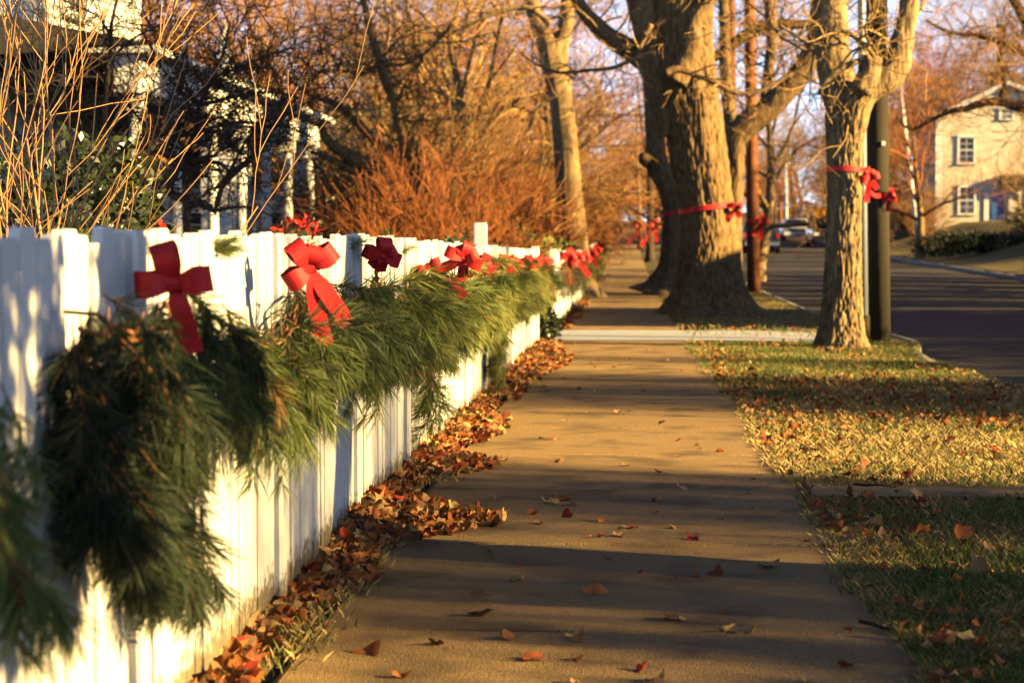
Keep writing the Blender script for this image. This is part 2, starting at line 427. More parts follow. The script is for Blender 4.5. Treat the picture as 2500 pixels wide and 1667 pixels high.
# single leaves on the walk (measured in the photograph)
spots = [(1876,1376,.075,3,'large pale tan leaf standing on the sidewalk near the right edge'),
 (1647,1505,.06,2,'domed orange leaf in shade on the near sidewalk'),
 (1826,1537,.05,3,'small cream leaf on the near sidewalk right of centre'),
 (1170,1495,.065,4,'dull brown leaf in the shaded near sidewalk'),
 (1454,1440,.06,0,'orange leaf curling in the hard shadow band'),
 (1700,1398,.04,0,'pair-like small orange leaf on the upper edge of the hard shadow'),
 (1748,1396,.05,1,'rust leaf on the upper edge of the hard shadow'),
 (1409,1560,.055,2,'tan leaf at the lower middle of the sidewalk'),
 (1300,1606,.05,1,'reddish leaf lying flat near the bottom edge'),
 (1600,1658,.08,2,'broad tan leaf cut by the bottom edge of the view'),
 (1265,1410,.05,3,'pale curled leaf with crumpled bits beside the shadow'),
 (1370,1215,.07,0,'orange leaf lying in a loose trio on the sunlit walk'),
 (1345,1222,.05,3,'yellow leaf in the loose trio on the sunlit walk'),
 (1395,1228,.05,4,'brown leaf in the loose trio on the sunlit walk'),
 (1300,1250,.06,1,'rust leaf leaning up left of the loose trio'),
 (1380,1257,.05,5,'dark red leaf right of the leaning rust leaf'),
 (1468,1268,.05,0,'bright orange folded leaf on the middle of the walk'),
 (1515,1286,.035,3,'tiny pale leaf below the folded orange leaf'),
 (1605,1216,.04,2,'lone tan leaf in the soft shadow right of centre'),
 (1647,1284,.05,2,'flat tan leaf left of a dark red leaf'),
 (1690,1313,.05,5,'dark red leaf on the walk above the hard shadow'),
 (1378,1022,.04,3,'flat yellow leaf near the leaf heaps in bright sun'),
 (1322,1064,.035,4,'small dark leaf casting a shadow on the golden patch'),
 (1368,1122,.04,2,'thin looped leaf on the golden patch'),
 (1757,1096,.035,1,'dark rust leaf at the right of the golden patch'),
 (1700,1081,.03,2,'tiny tan leaf at the right of the golden patch'),
 (1608,1146,.03,1,'small rust leaf below the golden patch'),
 (1530,1130,.03,3,'sliver of yellow leaf on the golden patch'),
 (1210,1212,.03,4,'dark leaf scrap left of the loose trio'),
 (1230,1118,.04,0,'orange leaf near the tip of the second heap'),
 (1415,945,.035,4,'dark leaf on the walk below the apron'),
 (1760,1263,.03,5,'small red leaf near the right edge of the walk'),
 (900,1590,.06,1,'dull leaf in the darkest near corner of the walk'),
 (1240,1554,.045,4,'brown leaf in shade left of the tan leaf'),
 (1600,1245,.03,0,'small orange leaf right of the folded orange leaf')]
def gpoint(px, py):
    d = RM @ Vector((px-1250, 833.5-py, -FPX)); Y = 5
    for _ in range(30):
        p = Vector((0, 0, 1)) + d*((gz(Y)+.012-1)/d.z); Y = .5*Y+.5*p.y
    return p
for px, py, s, c, lab in spots:
    p = gpoint(px, py+6)
    o = link('fallen_leaf', R.choice(LEAFM)[c], None, (p.x, p.y, p.z+s*.13), (R.gauss(0, .32)-.25, R.gauss(0, .3), U(0, 6.3)))
    o.scale = (s*1.05,)*3
    tag(o, lab, 'leaf', 'single leaves on the sidewalk')
for i in range(90):
    yy = 4.4+ 20*R.random()**1.6; x = U(-.6, .68)
    if 22.5 < yy: continue
    s = U(.018, .045)
    o = link('fallen_leaf', R.choice(LEAFM)[pick()], None, (x, yy, gz(yy)+.014+s*.15), (R.gauss(0, .3), R.gauss(0, .3), U(0, 6.3)))
    o.scale = (s,)*3
    tag(o, 'small dry leaf scattered loose on the sidewalk paving', 'leaf', 'small scattered leaves on the sidewalk')
# twigs
def twig_thing(a, b, rr, lab):
    mb = MB(); a = gpoint(*a); b = gpoint(*b)
    pts = [a.lerp(b, t)+Vector((U(-.006, .006), U(-.006, .006), rr+U(0, .008))) for t in (0, .3, .6, 1)]
    mb.tube(pts, [rr, rr, rr*.8, rr*.4], 6)
    # a side spur
    mb.tube([pts[1], pts[1]+Vector((.03, .02, .012))], [rr*.6, rr*.2], 4)
    tag(mb.build('fallen_twig', M['bark_dark']), lab, 'twig')
twig_thing((2095,1527), (2190,1545), .006, 'dark twig lying across the near right edge of the sidewalk')
twig_thing((1963,1190), (1992,1232), .009, 'black stick lying at the corner of the service path')
twig_thing((2085,1186), (2190,1193), .005, 'thin dark stick along the edge of the bright grass')

# leaves + grass on the verge
leafmb = MB()
for _ in range(7500):
    yy = 4.3 + 24*R.random()**1.35; x = U(.68, kerbx(yy)-.05)
    if 22.8 < yy < 26.3: continue
    if 7.95 < yy < 8.36 and R.random() < .9: continue
    d = noise.noise((x*1.6, yy*.9, 3)) + .9*bump_(yy, 13.5, 2.2) + .5*bump_(x, .8, .25)
    if R.random() > .06+.85*d: continue
    add_leaf(leafmb, (x, yy, gz(yy)+U(.015, .05)), U(.02, .05), pick(), .6)
tag(leafmb.build('fallen_leaves_in_grass', LEAFC), 'orange and tan leaves strewn through the verge grass', 'leaves', kind='stuff')
vspots = [(2355,1241,.07,3,'upright yellow leaf standing in grass beside the service path'),(2140,1283,.075,3,'bright yellow leaf in the grass near the walk'),
 (2390,1392,.085,2,'large tan leaf in the grass right of the hard shadow'),(2330,1380,.0,0,''),(2365,1570,.07,3,'pale yellow leaf in the near right grass'),
 (2435,1628,.08,0,'orange leaf in the bottom right corner grass'),(1995,1245,.09,1,'rust red leaf heaped beside the black stick'),
 (1985,1262,.06,3,'yellow leaf at the grass edge under the rust leaf'),(2318,1385,.06,2,'tan leaf propped in the shaded grass'),
 (2250,1232,.06,1,'rust leaf on the grass by the service path'),(2345,1310,.08,1,'brown red leaf pair in the middle of the right grass'),
 (2070,1307,.06,2,'tan leaf on the grass close to the walk edge'),(2160,1400,.05,0,'orange leaf just above the hard shadow on grass'),
 (2255,1000,.05,3,'cream leaf standing in the far bright grass')]
for px, py, s, c, lab in vspots:
    if not lab: continue
    p = gpoint(px, py+8)
    o = link('fallen_leaf', R.choice(LEAFM)[c], None, (p.x, p.y, p.z+.028), (R.gauss(0, .4)-.5, R.gauss(0, .3), U(0, 6.3)))
    o.scale = (s*.78,)*3
    tag(o, lab, 'leaf', 'leaves lying on the verge grass')
def grass(name, n, region, label, hscale=1.0, mats=GR, wts=None, ymin=0):
    mb = MB(); v = mb.v; f = mb.f; mm = mb.m
    k = 0
    while k < n:
        x, yy = region()
        d = noise.noise((x*2.2, yy*1.4, 7)); d2 = noise.noise((x*.8, yy*.5, 17))
        w = wts(x, yy, d, d2)
        if w is None: k += 1; continue
        mi = R.choices((0, 1, 2), w)[0]
        h = U(.018, .042)*hscale*(1.2 if mi == 0 else .9); an = U(0, 2*pi); sp = 1 + yy*.06
        ln = U(.1, .9)*h*(1.5 if mi == 2 else .8)
        wd = .0013*sp
        z = gz(yy) + .012*noise.noise((x*1.3, yy*.8, 0)) - .003
        ca, sa = cos(an), sin(an); lx, ly = cos(an+1.4+U(-.5, .5))*ln, sin(an+1.4+U(-.5, .5))*ln
        b = len(v)
        v.append((x-ca*wd, yy-sa*wd, z)); v.append((x+ca*wd, yy+sa*wd, z))
        v.append((x+lx*.4+ca*wd*.8, yy+ly*.4+sa*wd*.8, z+h*.65)); v.append((x+lx, yy+ly, z+h))
        f.append((b, b+1, b+2)); f.append((b, b+2, b+3)); mm += [mi, mi]; k += 1
    mb.sm = [False]*len(f)
    return tag(mb.build(name, mats), label, 'grass', kind='stuff')
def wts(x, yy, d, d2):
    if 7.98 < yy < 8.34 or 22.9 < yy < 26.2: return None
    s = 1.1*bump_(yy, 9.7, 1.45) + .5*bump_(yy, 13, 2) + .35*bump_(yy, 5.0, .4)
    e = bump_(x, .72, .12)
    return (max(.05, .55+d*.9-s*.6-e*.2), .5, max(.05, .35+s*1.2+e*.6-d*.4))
def reg():
    yy = 4.2 + 20*R.random()**1.5
    if R.random() < .07: return .70-abs(R.gauss(0, .025))+.02*sin(yy*4)+.02*sin(yy*1.7), yy
    return U(.68, min(kerbx(yy)-.02, (2500-1530)/FPX*yy+.25)), yy
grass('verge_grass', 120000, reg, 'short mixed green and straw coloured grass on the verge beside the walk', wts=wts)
def reg2():
    return U(.70, 3.2), U(24, 70)
grass('far_verge_grass', 9000, reg2, 'strip of grass under the street trees beyond the apron', 1.8, wts=lambda x, y, d, d2: (.6, .5, .5))
# straw tufts at the fence foot
def reg3():
    c = R.choice([(5.05, .3), (5.75, .35), (6.2, .25), (8.6, .2), (19.5, 1.4), (15.5, .5)])
    return U(-.92, -.80)+abs(R.gauss(0, .04)), R.gauss(c[0], c[1]*.5)
grass('fence_foot_grass', 4200, reg3, 'dry straw tufts sprouting at the foot of the fence', 1.25, wts=lambda x, y, d, d2: (.12 if y < 12 else .6, .3, 1.2))

# ================================================================== FENCE
FX = -.95
POSTS = [2.25+1.6*i for i in range(13)]           # 2.25 ... 21.45
def picket_mesh(h, w=.0795, t=.020):
    mb = MB()
    c = .006
    prof = [(-w/2, 0), (w/2, 0), (w/2, h-c*1.4), (w/2-c, h-c*.3), (w/2-c*2.5, h), (-w/2+c*2.5, h), (-w/2+c, h-c*.3), (-w/2, h-c*1.4)]
    mb.prism(prof, 'x', -t/2, t/2)
    return mb.mesh('picket', M['white'])
PM = [picket_mesh(h) for h in (.985, .99, .995, 1.0, 1.005, 1.01)]
def fence(name, label, posts, individual, grp=None):
    root = thing(name, label, 'fence', (FX, posts[0], gz(posts[0])))
    far = MB()
    def loc(x, y, z): return (x-FX, y-posts[0], z-gz(posts[0]))
    pitch = .0835
    for i in range(len(posts)-1):
        a, b = posts[i], posts[i+1]
        base = gz((a+b)/2)
        n = int((b-a-.09)/pitch); off = ((b-a)-n*pitch)/2
        for k in range(n):
            yy = a+off+(k+.5)*pitch
            zz = gz(yy)*.7+base*.3+.016
            if individual:
                o = link('picket', R.choice(PM), root, loc(FX+U(-.003, .003), yy, zz+U(-.004, .004)), (U(-.006, .006), U(-.004, .004), U(-.05, .05)))
            else:
                h = U(.98, 1.01); far.box(loc(FX-.01, yy-.034, zz), loc(FX+.01, yy+.034, zz+h))
        for zr in (.25, .80):
            mb = MB(); z0, z1 = gz(a), gz(b)
            p = [loc(FX-.05, a+.045, z0+zr), loc(FX-.013, a+.045, z0+zr), loc(FX-.013, a+.045, z0+zr+.08), loc(FX-.05, a+.045, z0+zr+.08)]
            q = [loc(FX-.05, b-.045, z1+zr), loc(FX-.013, b-.045, z1+zr), loc(FX-.013, b-.045, z1+zr+.08), loc(FX-.05, b-.045, z1+zr+.08)]
            mb.add(p+q, [(0,1,2,3),(7,6,5,4),(0,4,5,1),(1,5,6,2),(2,6,7,3),(3,7,4,0)])
            mb.build('rail', M['rail'], root)
    for i, yy in enumerate(posts):
        h = 1.022
        if abs(yy-13.45) < .1: h = 1.17
        if yy > 21: h = 1.06
        mb = MB(); z = gz(yy)
        c = .008; w = .043
        poly = [(-w+c, -w), (w-c, -w), (w, -w+c), (w, w-c), (w-c, w), (-w+c, w), (-w, w-c), (-w, -w+c)]
        mb.prism([(x, y_) for x, y_ in poly], 'z', -.1, h-.012)
        mb.prism([(x*.9, y_*.9) for x, y_ in poly], 'z', h-.012, h)
        o = mb.build('post', M['white'], root, loc(FX-.012, yy, z))
    if not individual:
        tag(far.build('distant_pickets', M['white'], root), kind='stuff')
    return root
fence('picket_fence', 'near white picket fence running beside the sidewalk up to the driveway', POSTS, True)
FP2 = [26.6+2.1*i for i in range(19)]
fence('picket_fence', 'far white picket fence continuing beyond the driveway apron', FP2, False)

# ================================================================== GARLAND
def sprig_mesh(seed, L=.27, nn=240, nl=.088, side=3, mats=None):
    r = random.Random(seed); mb = MB()
    def stem(p0, d0, L, r0, droop):
        pts = [p0]; d = d0.copy(); k = 6
        for i in range(k):
            d = (d + Vector((r.uniform(-.08, .08), r.uniform(-.08, .08), -droop/k))).normalized()
            pts.append(pts[-1]+d*L/k)
        mb.tube(pts, [r0*(1-.8*i/k) for i in range(k+1)], 4, 1)
        return pts
    stems = [stem(Vector((0, 0, 0)), Vector((1, 0, 0)), L, .0022, .9)]
    for s in range(side):
        t = r.uniform(.15, .6); i = int(t*6); p = stems[0][i]
        stems.append(stem(p, Vector((1, r.choice((-1, 1))*r.uniform(.4, .8), r.uniform(-.2, .3))).normalized(), L*r.uniform(.4, .62), .0016, .8))
    tot = sum((s[-1]-s[0]).length for s in stems)
    for s in stems:
        n = int(nn*(s[-1]-s[0]).length/tot)
        for k in range(n):
            if k % 4 == 0:
                t0_ = r.choice((.12, .27, .42, .56, .70, .82, .92, .99))+r.uniform(-.03, .01); sp0 = r.uniform(.35, 1.05) if t0_ < .9 else r.uniform(.1, .9); ro = r.uniform(0, 2*pi)
            t = t0_; ft = t*(len(s)-1); i = min(len(s)-2, int(ft)); p = s[i].lerp(s[i+1], ft-i)
            ax = (s[i+1]-s[i]).normalized(); pe = ax.orthogonal().normalized(); pe.rotate(Quaternion(ax, ro+r.gauss(0, .2)))
            sp = sp0+r.gauss(0, .12)
            d = (ax + pe*sp + Vector((0, 0, -.10))).normalized(); l = nl*r.uniform(.75, 1.1)
            w = d.cross(Vector((r.gauss(0, 1), r.gauss(0, 1), r.gauss(0, 1)))).normalized()*.0008
            m_ = p + d*l*.55; e = p + d*l + Vector((0, 0, -l*.06))
            b = len(mb.v)
            mb.v += [tuple(p-w), tuple(p+w), tuple(m_+w), tuple(m_-w), tuple(e)]
            mb.f += [(b, b+1, b+2, b+3), (b+3, b+2, b+4)]; mb.m += [0, 0]; mb.sm += [False, False]
    return mb
SPR = {}
for key in ('needle', 'needle2', 'needle3', 'needleb'):
    SPR[key] = [sprig_mesh(100+i, U(.15, .24), 340).mesh('sprig', [M[key], M['rope']]) for i in range(6)]
SPRF = {}
for key in ('needle', 'needle2', 'needle3', 'needleb'):
    SPRF[key] = [sprig_mesh(200+i, .32, 90, .11, 2).mesh('sprig', [M[key], M['rope']]) for i in range(3)]
BOWY = [3.66, 5.02, 7.0, 8.45, 10.1, 11.75, 13.2, 14.9, 16.5, 18.1, 19.7, 21.3]
def garland(a, b, za, zb, sag, n, label, kinds, far=False, base=None, drop=None, rad=.09, out=.07, sc=1.0):
    """a, b: distances along the fence of the two ends"""
    root = thing('pine_garland', label, 'garland', (FX+.04, a, gz(a)), group='pine garland swags along the fence')
    def P_(t):
        yy = a+(b-a)*t
        z = gz(yy) + za+(zb-za)*t - sag*4*t*(1-t)
        return Vector((.03+out*sin(pi*t)*.6, yy-a, z-gz(a)))
    mb = MB(); k = 14
    for q in range(2):
        pts = [P_(i/k)+Vector((U(-.02, .03), U(-.02, .02), U(-.02, .02))) for i in range(k+1)]
        mb.tube(pts, [.004]*(k+1), 5)
    mb.build('stem', M['rope'], root)
    for i in range(n):
        t = (i+R.random())/n; p = P_(t)
        p += Vector((U(-.03, .05), 0, U(-.5, .6)*rad))
        key = R.choices(list(kinds), list(kinds.values()))[0]
        if R.random() < .045 and a > 3.3: key = 'needleb'
        me = R.choice((SPRF if far else SPR)[key])
        # heading mostly outward and towards the near end, drooping
        yaw = R.gauss(-.95, .6) if R.random() < .68 else R.gauss(.9, .6)
        yaw = max(-1.75, min(1.75, yaw))
        pit = R.choices((U(.95, 1.5), U(.3, .95), U(-.8, .3)), (5.5, 3, 1.3))[0]
        if drop: pit = max(pit, .3) if R.random() < drop else pit
        if min(t, 1-t) < .07: pit = max(pit, 1.15); p.z -= .05
        # keep sprigs on the street side of the pickets
        near_bow = min(abs(a+(b-a)*t-q) for q in BOWY) < .13
        if near_bow: pit = max(pit, 1.25); p.z = min(p.z, gz(a)*0+.80)
        if p.x < .02: p.x = .02
        o = link('sprig', me, root, p, (U(-.4, .4), pit, yaw))
        s = U(.75, 1.2)*(1.2 if far else 1)*sc
        if R.random() < .13: pit = U(-1.0, .1); s *= 1.15; p.z += .05; o.scale = (s, s, s)
    return root
ORD = ['leftmost', 'second', 'third', 'fourth', 'fifth', 'sixth', 'seventh', 'eighth', 'ninth', 'tenth', 'eleventh', 'twelfth']
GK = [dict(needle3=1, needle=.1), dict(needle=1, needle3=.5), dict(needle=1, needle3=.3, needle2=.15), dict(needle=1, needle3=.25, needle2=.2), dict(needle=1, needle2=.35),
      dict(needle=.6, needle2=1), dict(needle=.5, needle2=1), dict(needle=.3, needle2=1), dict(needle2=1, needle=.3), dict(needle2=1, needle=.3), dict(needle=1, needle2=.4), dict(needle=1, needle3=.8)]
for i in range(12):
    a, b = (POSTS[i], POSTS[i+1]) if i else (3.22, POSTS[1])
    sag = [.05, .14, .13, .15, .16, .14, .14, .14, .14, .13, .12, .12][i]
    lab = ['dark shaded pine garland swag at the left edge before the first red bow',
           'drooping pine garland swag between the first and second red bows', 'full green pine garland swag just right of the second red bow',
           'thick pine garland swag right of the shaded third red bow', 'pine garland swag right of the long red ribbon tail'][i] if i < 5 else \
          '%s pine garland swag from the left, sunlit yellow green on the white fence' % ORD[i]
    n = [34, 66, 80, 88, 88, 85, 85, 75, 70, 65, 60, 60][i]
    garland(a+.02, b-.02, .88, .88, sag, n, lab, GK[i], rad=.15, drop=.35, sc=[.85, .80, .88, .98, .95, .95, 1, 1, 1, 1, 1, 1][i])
# hanging tassels of greenery
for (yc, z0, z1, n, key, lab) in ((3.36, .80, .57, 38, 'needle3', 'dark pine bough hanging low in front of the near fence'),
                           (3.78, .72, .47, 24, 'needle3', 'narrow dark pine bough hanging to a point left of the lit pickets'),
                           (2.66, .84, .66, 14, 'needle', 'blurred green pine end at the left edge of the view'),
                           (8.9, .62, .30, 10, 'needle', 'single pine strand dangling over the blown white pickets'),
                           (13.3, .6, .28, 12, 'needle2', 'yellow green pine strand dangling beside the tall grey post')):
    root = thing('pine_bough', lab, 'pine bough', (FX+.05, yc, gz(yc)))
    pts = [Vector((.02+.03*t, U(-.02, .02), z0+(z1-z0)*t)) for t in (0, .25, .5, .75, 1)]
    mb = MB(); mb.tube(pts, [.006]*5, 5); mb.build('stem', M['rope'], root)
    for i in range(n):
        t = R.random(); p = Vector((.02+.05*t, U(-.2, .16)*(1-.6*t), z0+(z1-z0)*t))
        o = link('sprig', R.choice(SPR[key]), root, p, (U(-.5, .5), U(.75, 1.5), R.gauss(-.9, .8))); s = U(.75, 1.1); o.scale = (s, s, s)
# sprigs standing above the top
for (px, py, Y, key, lab) in ((600, 575, 6.1, 'needle', 'pine tuft sticking up behind the fence above the white pickets'), (965, 590, 8.55, 'needle2', 'pine tuft rising in the gap between two fence panels'),
                         (225, 575, 4.0, 'needle', 'blurred pine tuft above the left fence top'), (150, 575, 3.45, 'needle3', 'dark pine tuft rising up the nearest pickets'), (820, 590, 7.0, 'needle2', 'small sunlit pine tip curling over the fence top'), (430, 585, 4.7, 'needle', 'pine tips peeping over the fence behind the first bow')):
    p = W(px, py, Y); p.x = FX-.05 if key != 'needle3' else FX+.06; p.z = gz(Y)+(.93 if key != 'needle3' else .80)
    root = thing('pine_tuft', lab, 'pine tuft', p)
    for i in range(7):
        o = link('sprig', R.choice(SPR[key]), root, (U(-.02, .02), U(-.05, .05), 0), (0, U(-1.5, -.9), U(-2.2, 2.2))); s = U(.35, .6); o.scale = (s, s, s)
# bare curling vine stems on the garland
mb = MB()
for k in range(9):
    c = W(640+U(-40, 60), 800+U(-20, 70), 5.25); c.x = FX+U(.10, .17)
    a0 = U(0, 6)
    pts = [c+Vector((.02*cos(a0+t*1.1), .07*cos(a0+t), .045*sin(a0+t)-.02*t)) for t in [q*.4 for q in range(9)]]
    mb.tube(pts, [.0035]*9, 5)
tag(mb.build('vine_stem', M['rope']), 'bare reddish brown vine curls on the garland left of the second bow', 'vine')

# ================================================================== BOWS
def strip_pts(mb, pts, wdir, w, th=.0012, mi=0):
    n = len(pts); b = len(mb.v); ws = w if isinstance(w, list) else [w]*n
    for i, p in enumerate(pts):
        a = pts[max(0, i-1)]; c = pts[min(n-1, i+1)]
        nn = (c-a).cross(wdir).normalized()*th
        for s, q in ((-1, -1), (1, -1), (1, 1), (-1, 1)):
            mb.v.append(tuple(p+wdir*(s*ws[i]/2)+nn*q))
    for i in range(n-1):
        for j in range(4):
            j2 = (j+1) % 4
            mb.f.append((b+i*4+j, b+i*4+j2, b+(i+1)*4+j2, b+(i+1)*4+j)); mb.m.append(mi); mb.sm.append(False)
    for e in (0, n-1):
        mb.f.append(tuple(b+e*4+j for j in range(4))); mb.m.append(mi); mb.sm.append(False)
def bow_parts(seed, s=1.0, tails=(.11, .13), nl=5, spread=1.0):
    """a bow lying in the local X-Z plane, facing -Y"""
    r = random.Random(seed); out = []
    angs = [0, pi, pi/2+.15, .75, pi-.7][:nl]
    for i, a in enumerate(angs):
        mb = MB(); L = (.078 if i < 3 else .06)*s*r.uniform(.9, 1.1); rw = .05*s*(1 if i < 3 else .85)
        a += r.uniform(-.15, .15)
        ax = Vector((cos(a), 0, sin(a))); wd = Vector((-sin(a), 0, cos(a))); up = Vector((0, -1, 0))
        wd = (wd + up*r.uniform(-.25, .25)).normalized()
        pts = []; ws = []
        for k in range(25):
            t = k/24*2*pi
            # teardrop loop
            rr = .5*(1-cos(t))
            pts.append(ax*(L*rr) + up*(.034*s*sin(t)*(-1 if i % 2 else 1)*rr**.3 + .012*s))
            ws.append(rw*(.4+.6*min(1, rr*2.2))*(1+.05*sin(k*1.2+i)))
        strip_pts(mb, pts, wd, ws)
        out.append(('loop', mb))
    for i, L in enumerate(tails):
        mb = MB(); a = -pi/2 + (-.38 if i else .28)*spread + r.uniform(-.1, .1)
        ax = Vector((cos(a), 0, sin(a))); wd = Vector((-sin(a), 0, cos(a)))
        pts = []; ws = []
        for k in range(14):
            t = k/13; pts.append(ax*(L*s*t)+Vector((0, -.012*s*sin(t*5+i)-.006, 0))); ws.append(.045*s*(.4+.6*min(1, t*3)))
        strip_pts(mb, pts, wd, ws)
        out.append(('tail', mb))
    mb = MB(); pts = [Vector((0, -.010-.020*s*cos(t)*1, .0)) + Vector((0, 0, .017*s*sin(t))) for t in [k/10*2*pi for k in range(11)]]
    strip_pts(mb, pts, Vector((1, 0, 0)), .026*s); out.append(('knot', mb))
    return out
def bow(seed, loc, rot, label, s=1.0, tails=(.11, .13), nl=5, spread=1.0, grp='red bows along the fence'):
    root = thing('red_bow', label, 'bow', loc, group=grp); root.rotation_euler = rot
    for nm, mb in bow_parts(seed, s, tails, nl, spread): mb.build(nm, M['red'], root)
    return root
bow(1, (FX+.13, 3.68, .925), (.05, -.04, .1), 'large blurred red bow with broad loops, nearest on the fence', .95, (.14,), 3)
bow(2, (FX+.16, 5.04, .935), (.1, -.5, .35), 'red bow with long pointed tails drooping over dark pine', .95, (.19, .21), 4, .6)
bow(3, (FX+.11, 7.0, .955), (.3, .3, .5), 'dark red bow half hidden in shade at the fence top', .9, (.07, .06), 4)
bow(4, (FX+.15, 8.2, .90), (.0, -.55, .2), 'red ribbon bow whose one long tail slants down the pine', .75, (.26,), 2)
bow(5, (FX+.17, 9.8, .92), (.1, .5, .2), 'bright red bow with twisted loops on the sunlit garland', 1.15, (.10, .16), 5, 1.4)
BL = ['red bow partly covered by needles right of the twisted bow', 'red bow just left of the tall grey post', 'red bow just right of the tall grey post', 'small star shaped red bow on the yellow green garland',
      'small red bow low on the yellow green garland', 'tiny red bow beside the dark evergreen shrub', 'tiny red bow near the driveway post']
for i, yy in enumerate([11.75, 13.2, 14.9, 16.5, 18.1, 19.7, 21.3]):
    bow(10+i, (FX+.12+.02*(i % 2), yy, gz(yy)+.89), (.1, U(-.6, .6), U(0, .4)), BL[i], 1.0, (.10, .12), 5, 1.2)
BL2 = ['first red bow on the far fence past the driveway', 'second red bow on the far fence past the driveway', 'third red bow on the far fence, left of a pale trunk', 'fourth red bow on the far fence', 'fifth red bow on the far fence, hanging long', 'last and highest red bow at the end of the far fence']
for i, yy in enumerate([28.7, 33, 39, 46, 55, 63.5]):
    bow(30+i, (FX+.14, yy, gz(yy)+.93), (0, U(-.4, .4), .1), BL2[i], 2.0, (.18, .2), 5, 1)
fl = ['first', 'second', 'third', 'fourth', 'fifth']
for i in range(5):
    a = 26.8+7.6*i
    garland(a, a+7.4, .88, .88, .12, 95, '%s length of distant garland on the fence beyond the driveway' % fl[i],
            [dict(needle3=1), dict(needle=1, needle3=1), dict(needle=1, needle2=.5), dict(needle=1, needle3=.5), dict(needle2=1, needle=1)][i], far=True, rad=.2, drop=.6)

# ================================================================== TREES
def barkdisp(amp, fz=.5, fr=9, seed=0, flare=0, gy=0, base=None):
    def d(an, p, r, dr):
        q = Vector((cos(an)*fr*.5*(.5+r), sin(an)*fr*.5*(.5+r), p.z*fz*2+seed))
        n1 = noise.noise(Vector((cos(an)*2.2, sin(an)*2.2, p.z*.5+seed)))*.09*r
        k = noise.noise(Vector((cos(an)*r*fr*4, sin(an)*r*fr*4, p.z*fr*.5+seed)))
        k2 = noise.noise(Vector((cos(an)*r*fr*9, sin(an)*r*fr*9, p.z*fr*1.6-seed)))
        o = n1 + amp*(.35-1.9*max(0, 1-abs(k)*5.5)+.8*k2) - amp*.6
        if flare:
            h = max(0, p.z-gy)
            o += r*flare*math.exp(-h/.30)*(.45+.55*max(0, sin(an*5+seed+.8*sin(an*2))))
        return o
    return d
def resample(pts, rads, step):
    P2 = []; R2 = []
    n = len(pts)
    for i in range(n-1):
        p0 = pts[max(0, i-1)]; p1 = pts[i]; p2 = pts[i+1]; p3 = pts[min(n-1, i+2)]
        k = max(1, int((p2-p1).length/step))
        for j in range(k):
            t = j/k
            P2.append(.5*((2*p1)+(-p0+p2)*t+(2*p0-5*p1+4*p2-p3)*t*t+(-p0+3*p1-3*p2+p3)*t**3))
            R2.append(rads[i]+(rads[i+1]-rads[i])*(t*t*(3-2*t)))
    P2.append(pts[-1]); R2.append(rads[-1])
    return P2, R2
def wander(mb, p, d, L, r, lvl, rr, mi=0, kink=.28, up=.06, nseg=5, kids=(5, 4, 4), rmin=.004, spread=.9, ratio=.58, n0=5):
    """recursive bare branch; every piece a tapered tube"""
    pts = [Vector(p)]; rads = [r]; d = Vector(d).normalized()
    for i in range(nseg):
        d = (d+Vector((rr.gauss(0, kink), rr.gauss(0, kink), rr.gauss(0, kink)+up))).normalized()
        pts.append(pts[-1]+d*L/nseg); rads.append(max(rmin, r*(1-.72*(i+1)/nseg)))
    mb.tube(pts, rads, n0 if lvl > 1 else 3, mi, cap=False)
    if lvl <= 0: return
    for k in range(kids[-lvl] if lvl <= len(kids) else kids[0]):
        t = rr.uniform(.25, 1); f = t*nseg; i = min(nseg-1, int(f)); q = pts[i].lerp(pts[i+1], f-i)
        ax = (pts[i+1]-pts[i]).normalized(); pe = ax.orthogonal(); pe.rotate(Quaternion(ax, rr.uniform(0, 2*pi)))
        dd = (ax+pe*rr.uniform(.5, 1.2)*spread).normalized()
        wander(mb, q, dd, L*ratio*rr.uniform(.75, 1.25), max(rmin, rads[i]*.6), lvl-1, rr, mi, kink, up, max(3, nseg-1), kids, rmin, spread, ratio, n0)

def px_path(lst, Yd):
    """lst: (px, py, width px[, dY]) in photo pixels -> points, radii"""
    pts = []; rads = []
    for e in lst:
        Y = Yd + (e[3] if len(e) > 3 else 0)
        pts.append(W(e[0], e[1], Y)); rads.append(e[2]*Y/FPX/2)
    return pts, rads

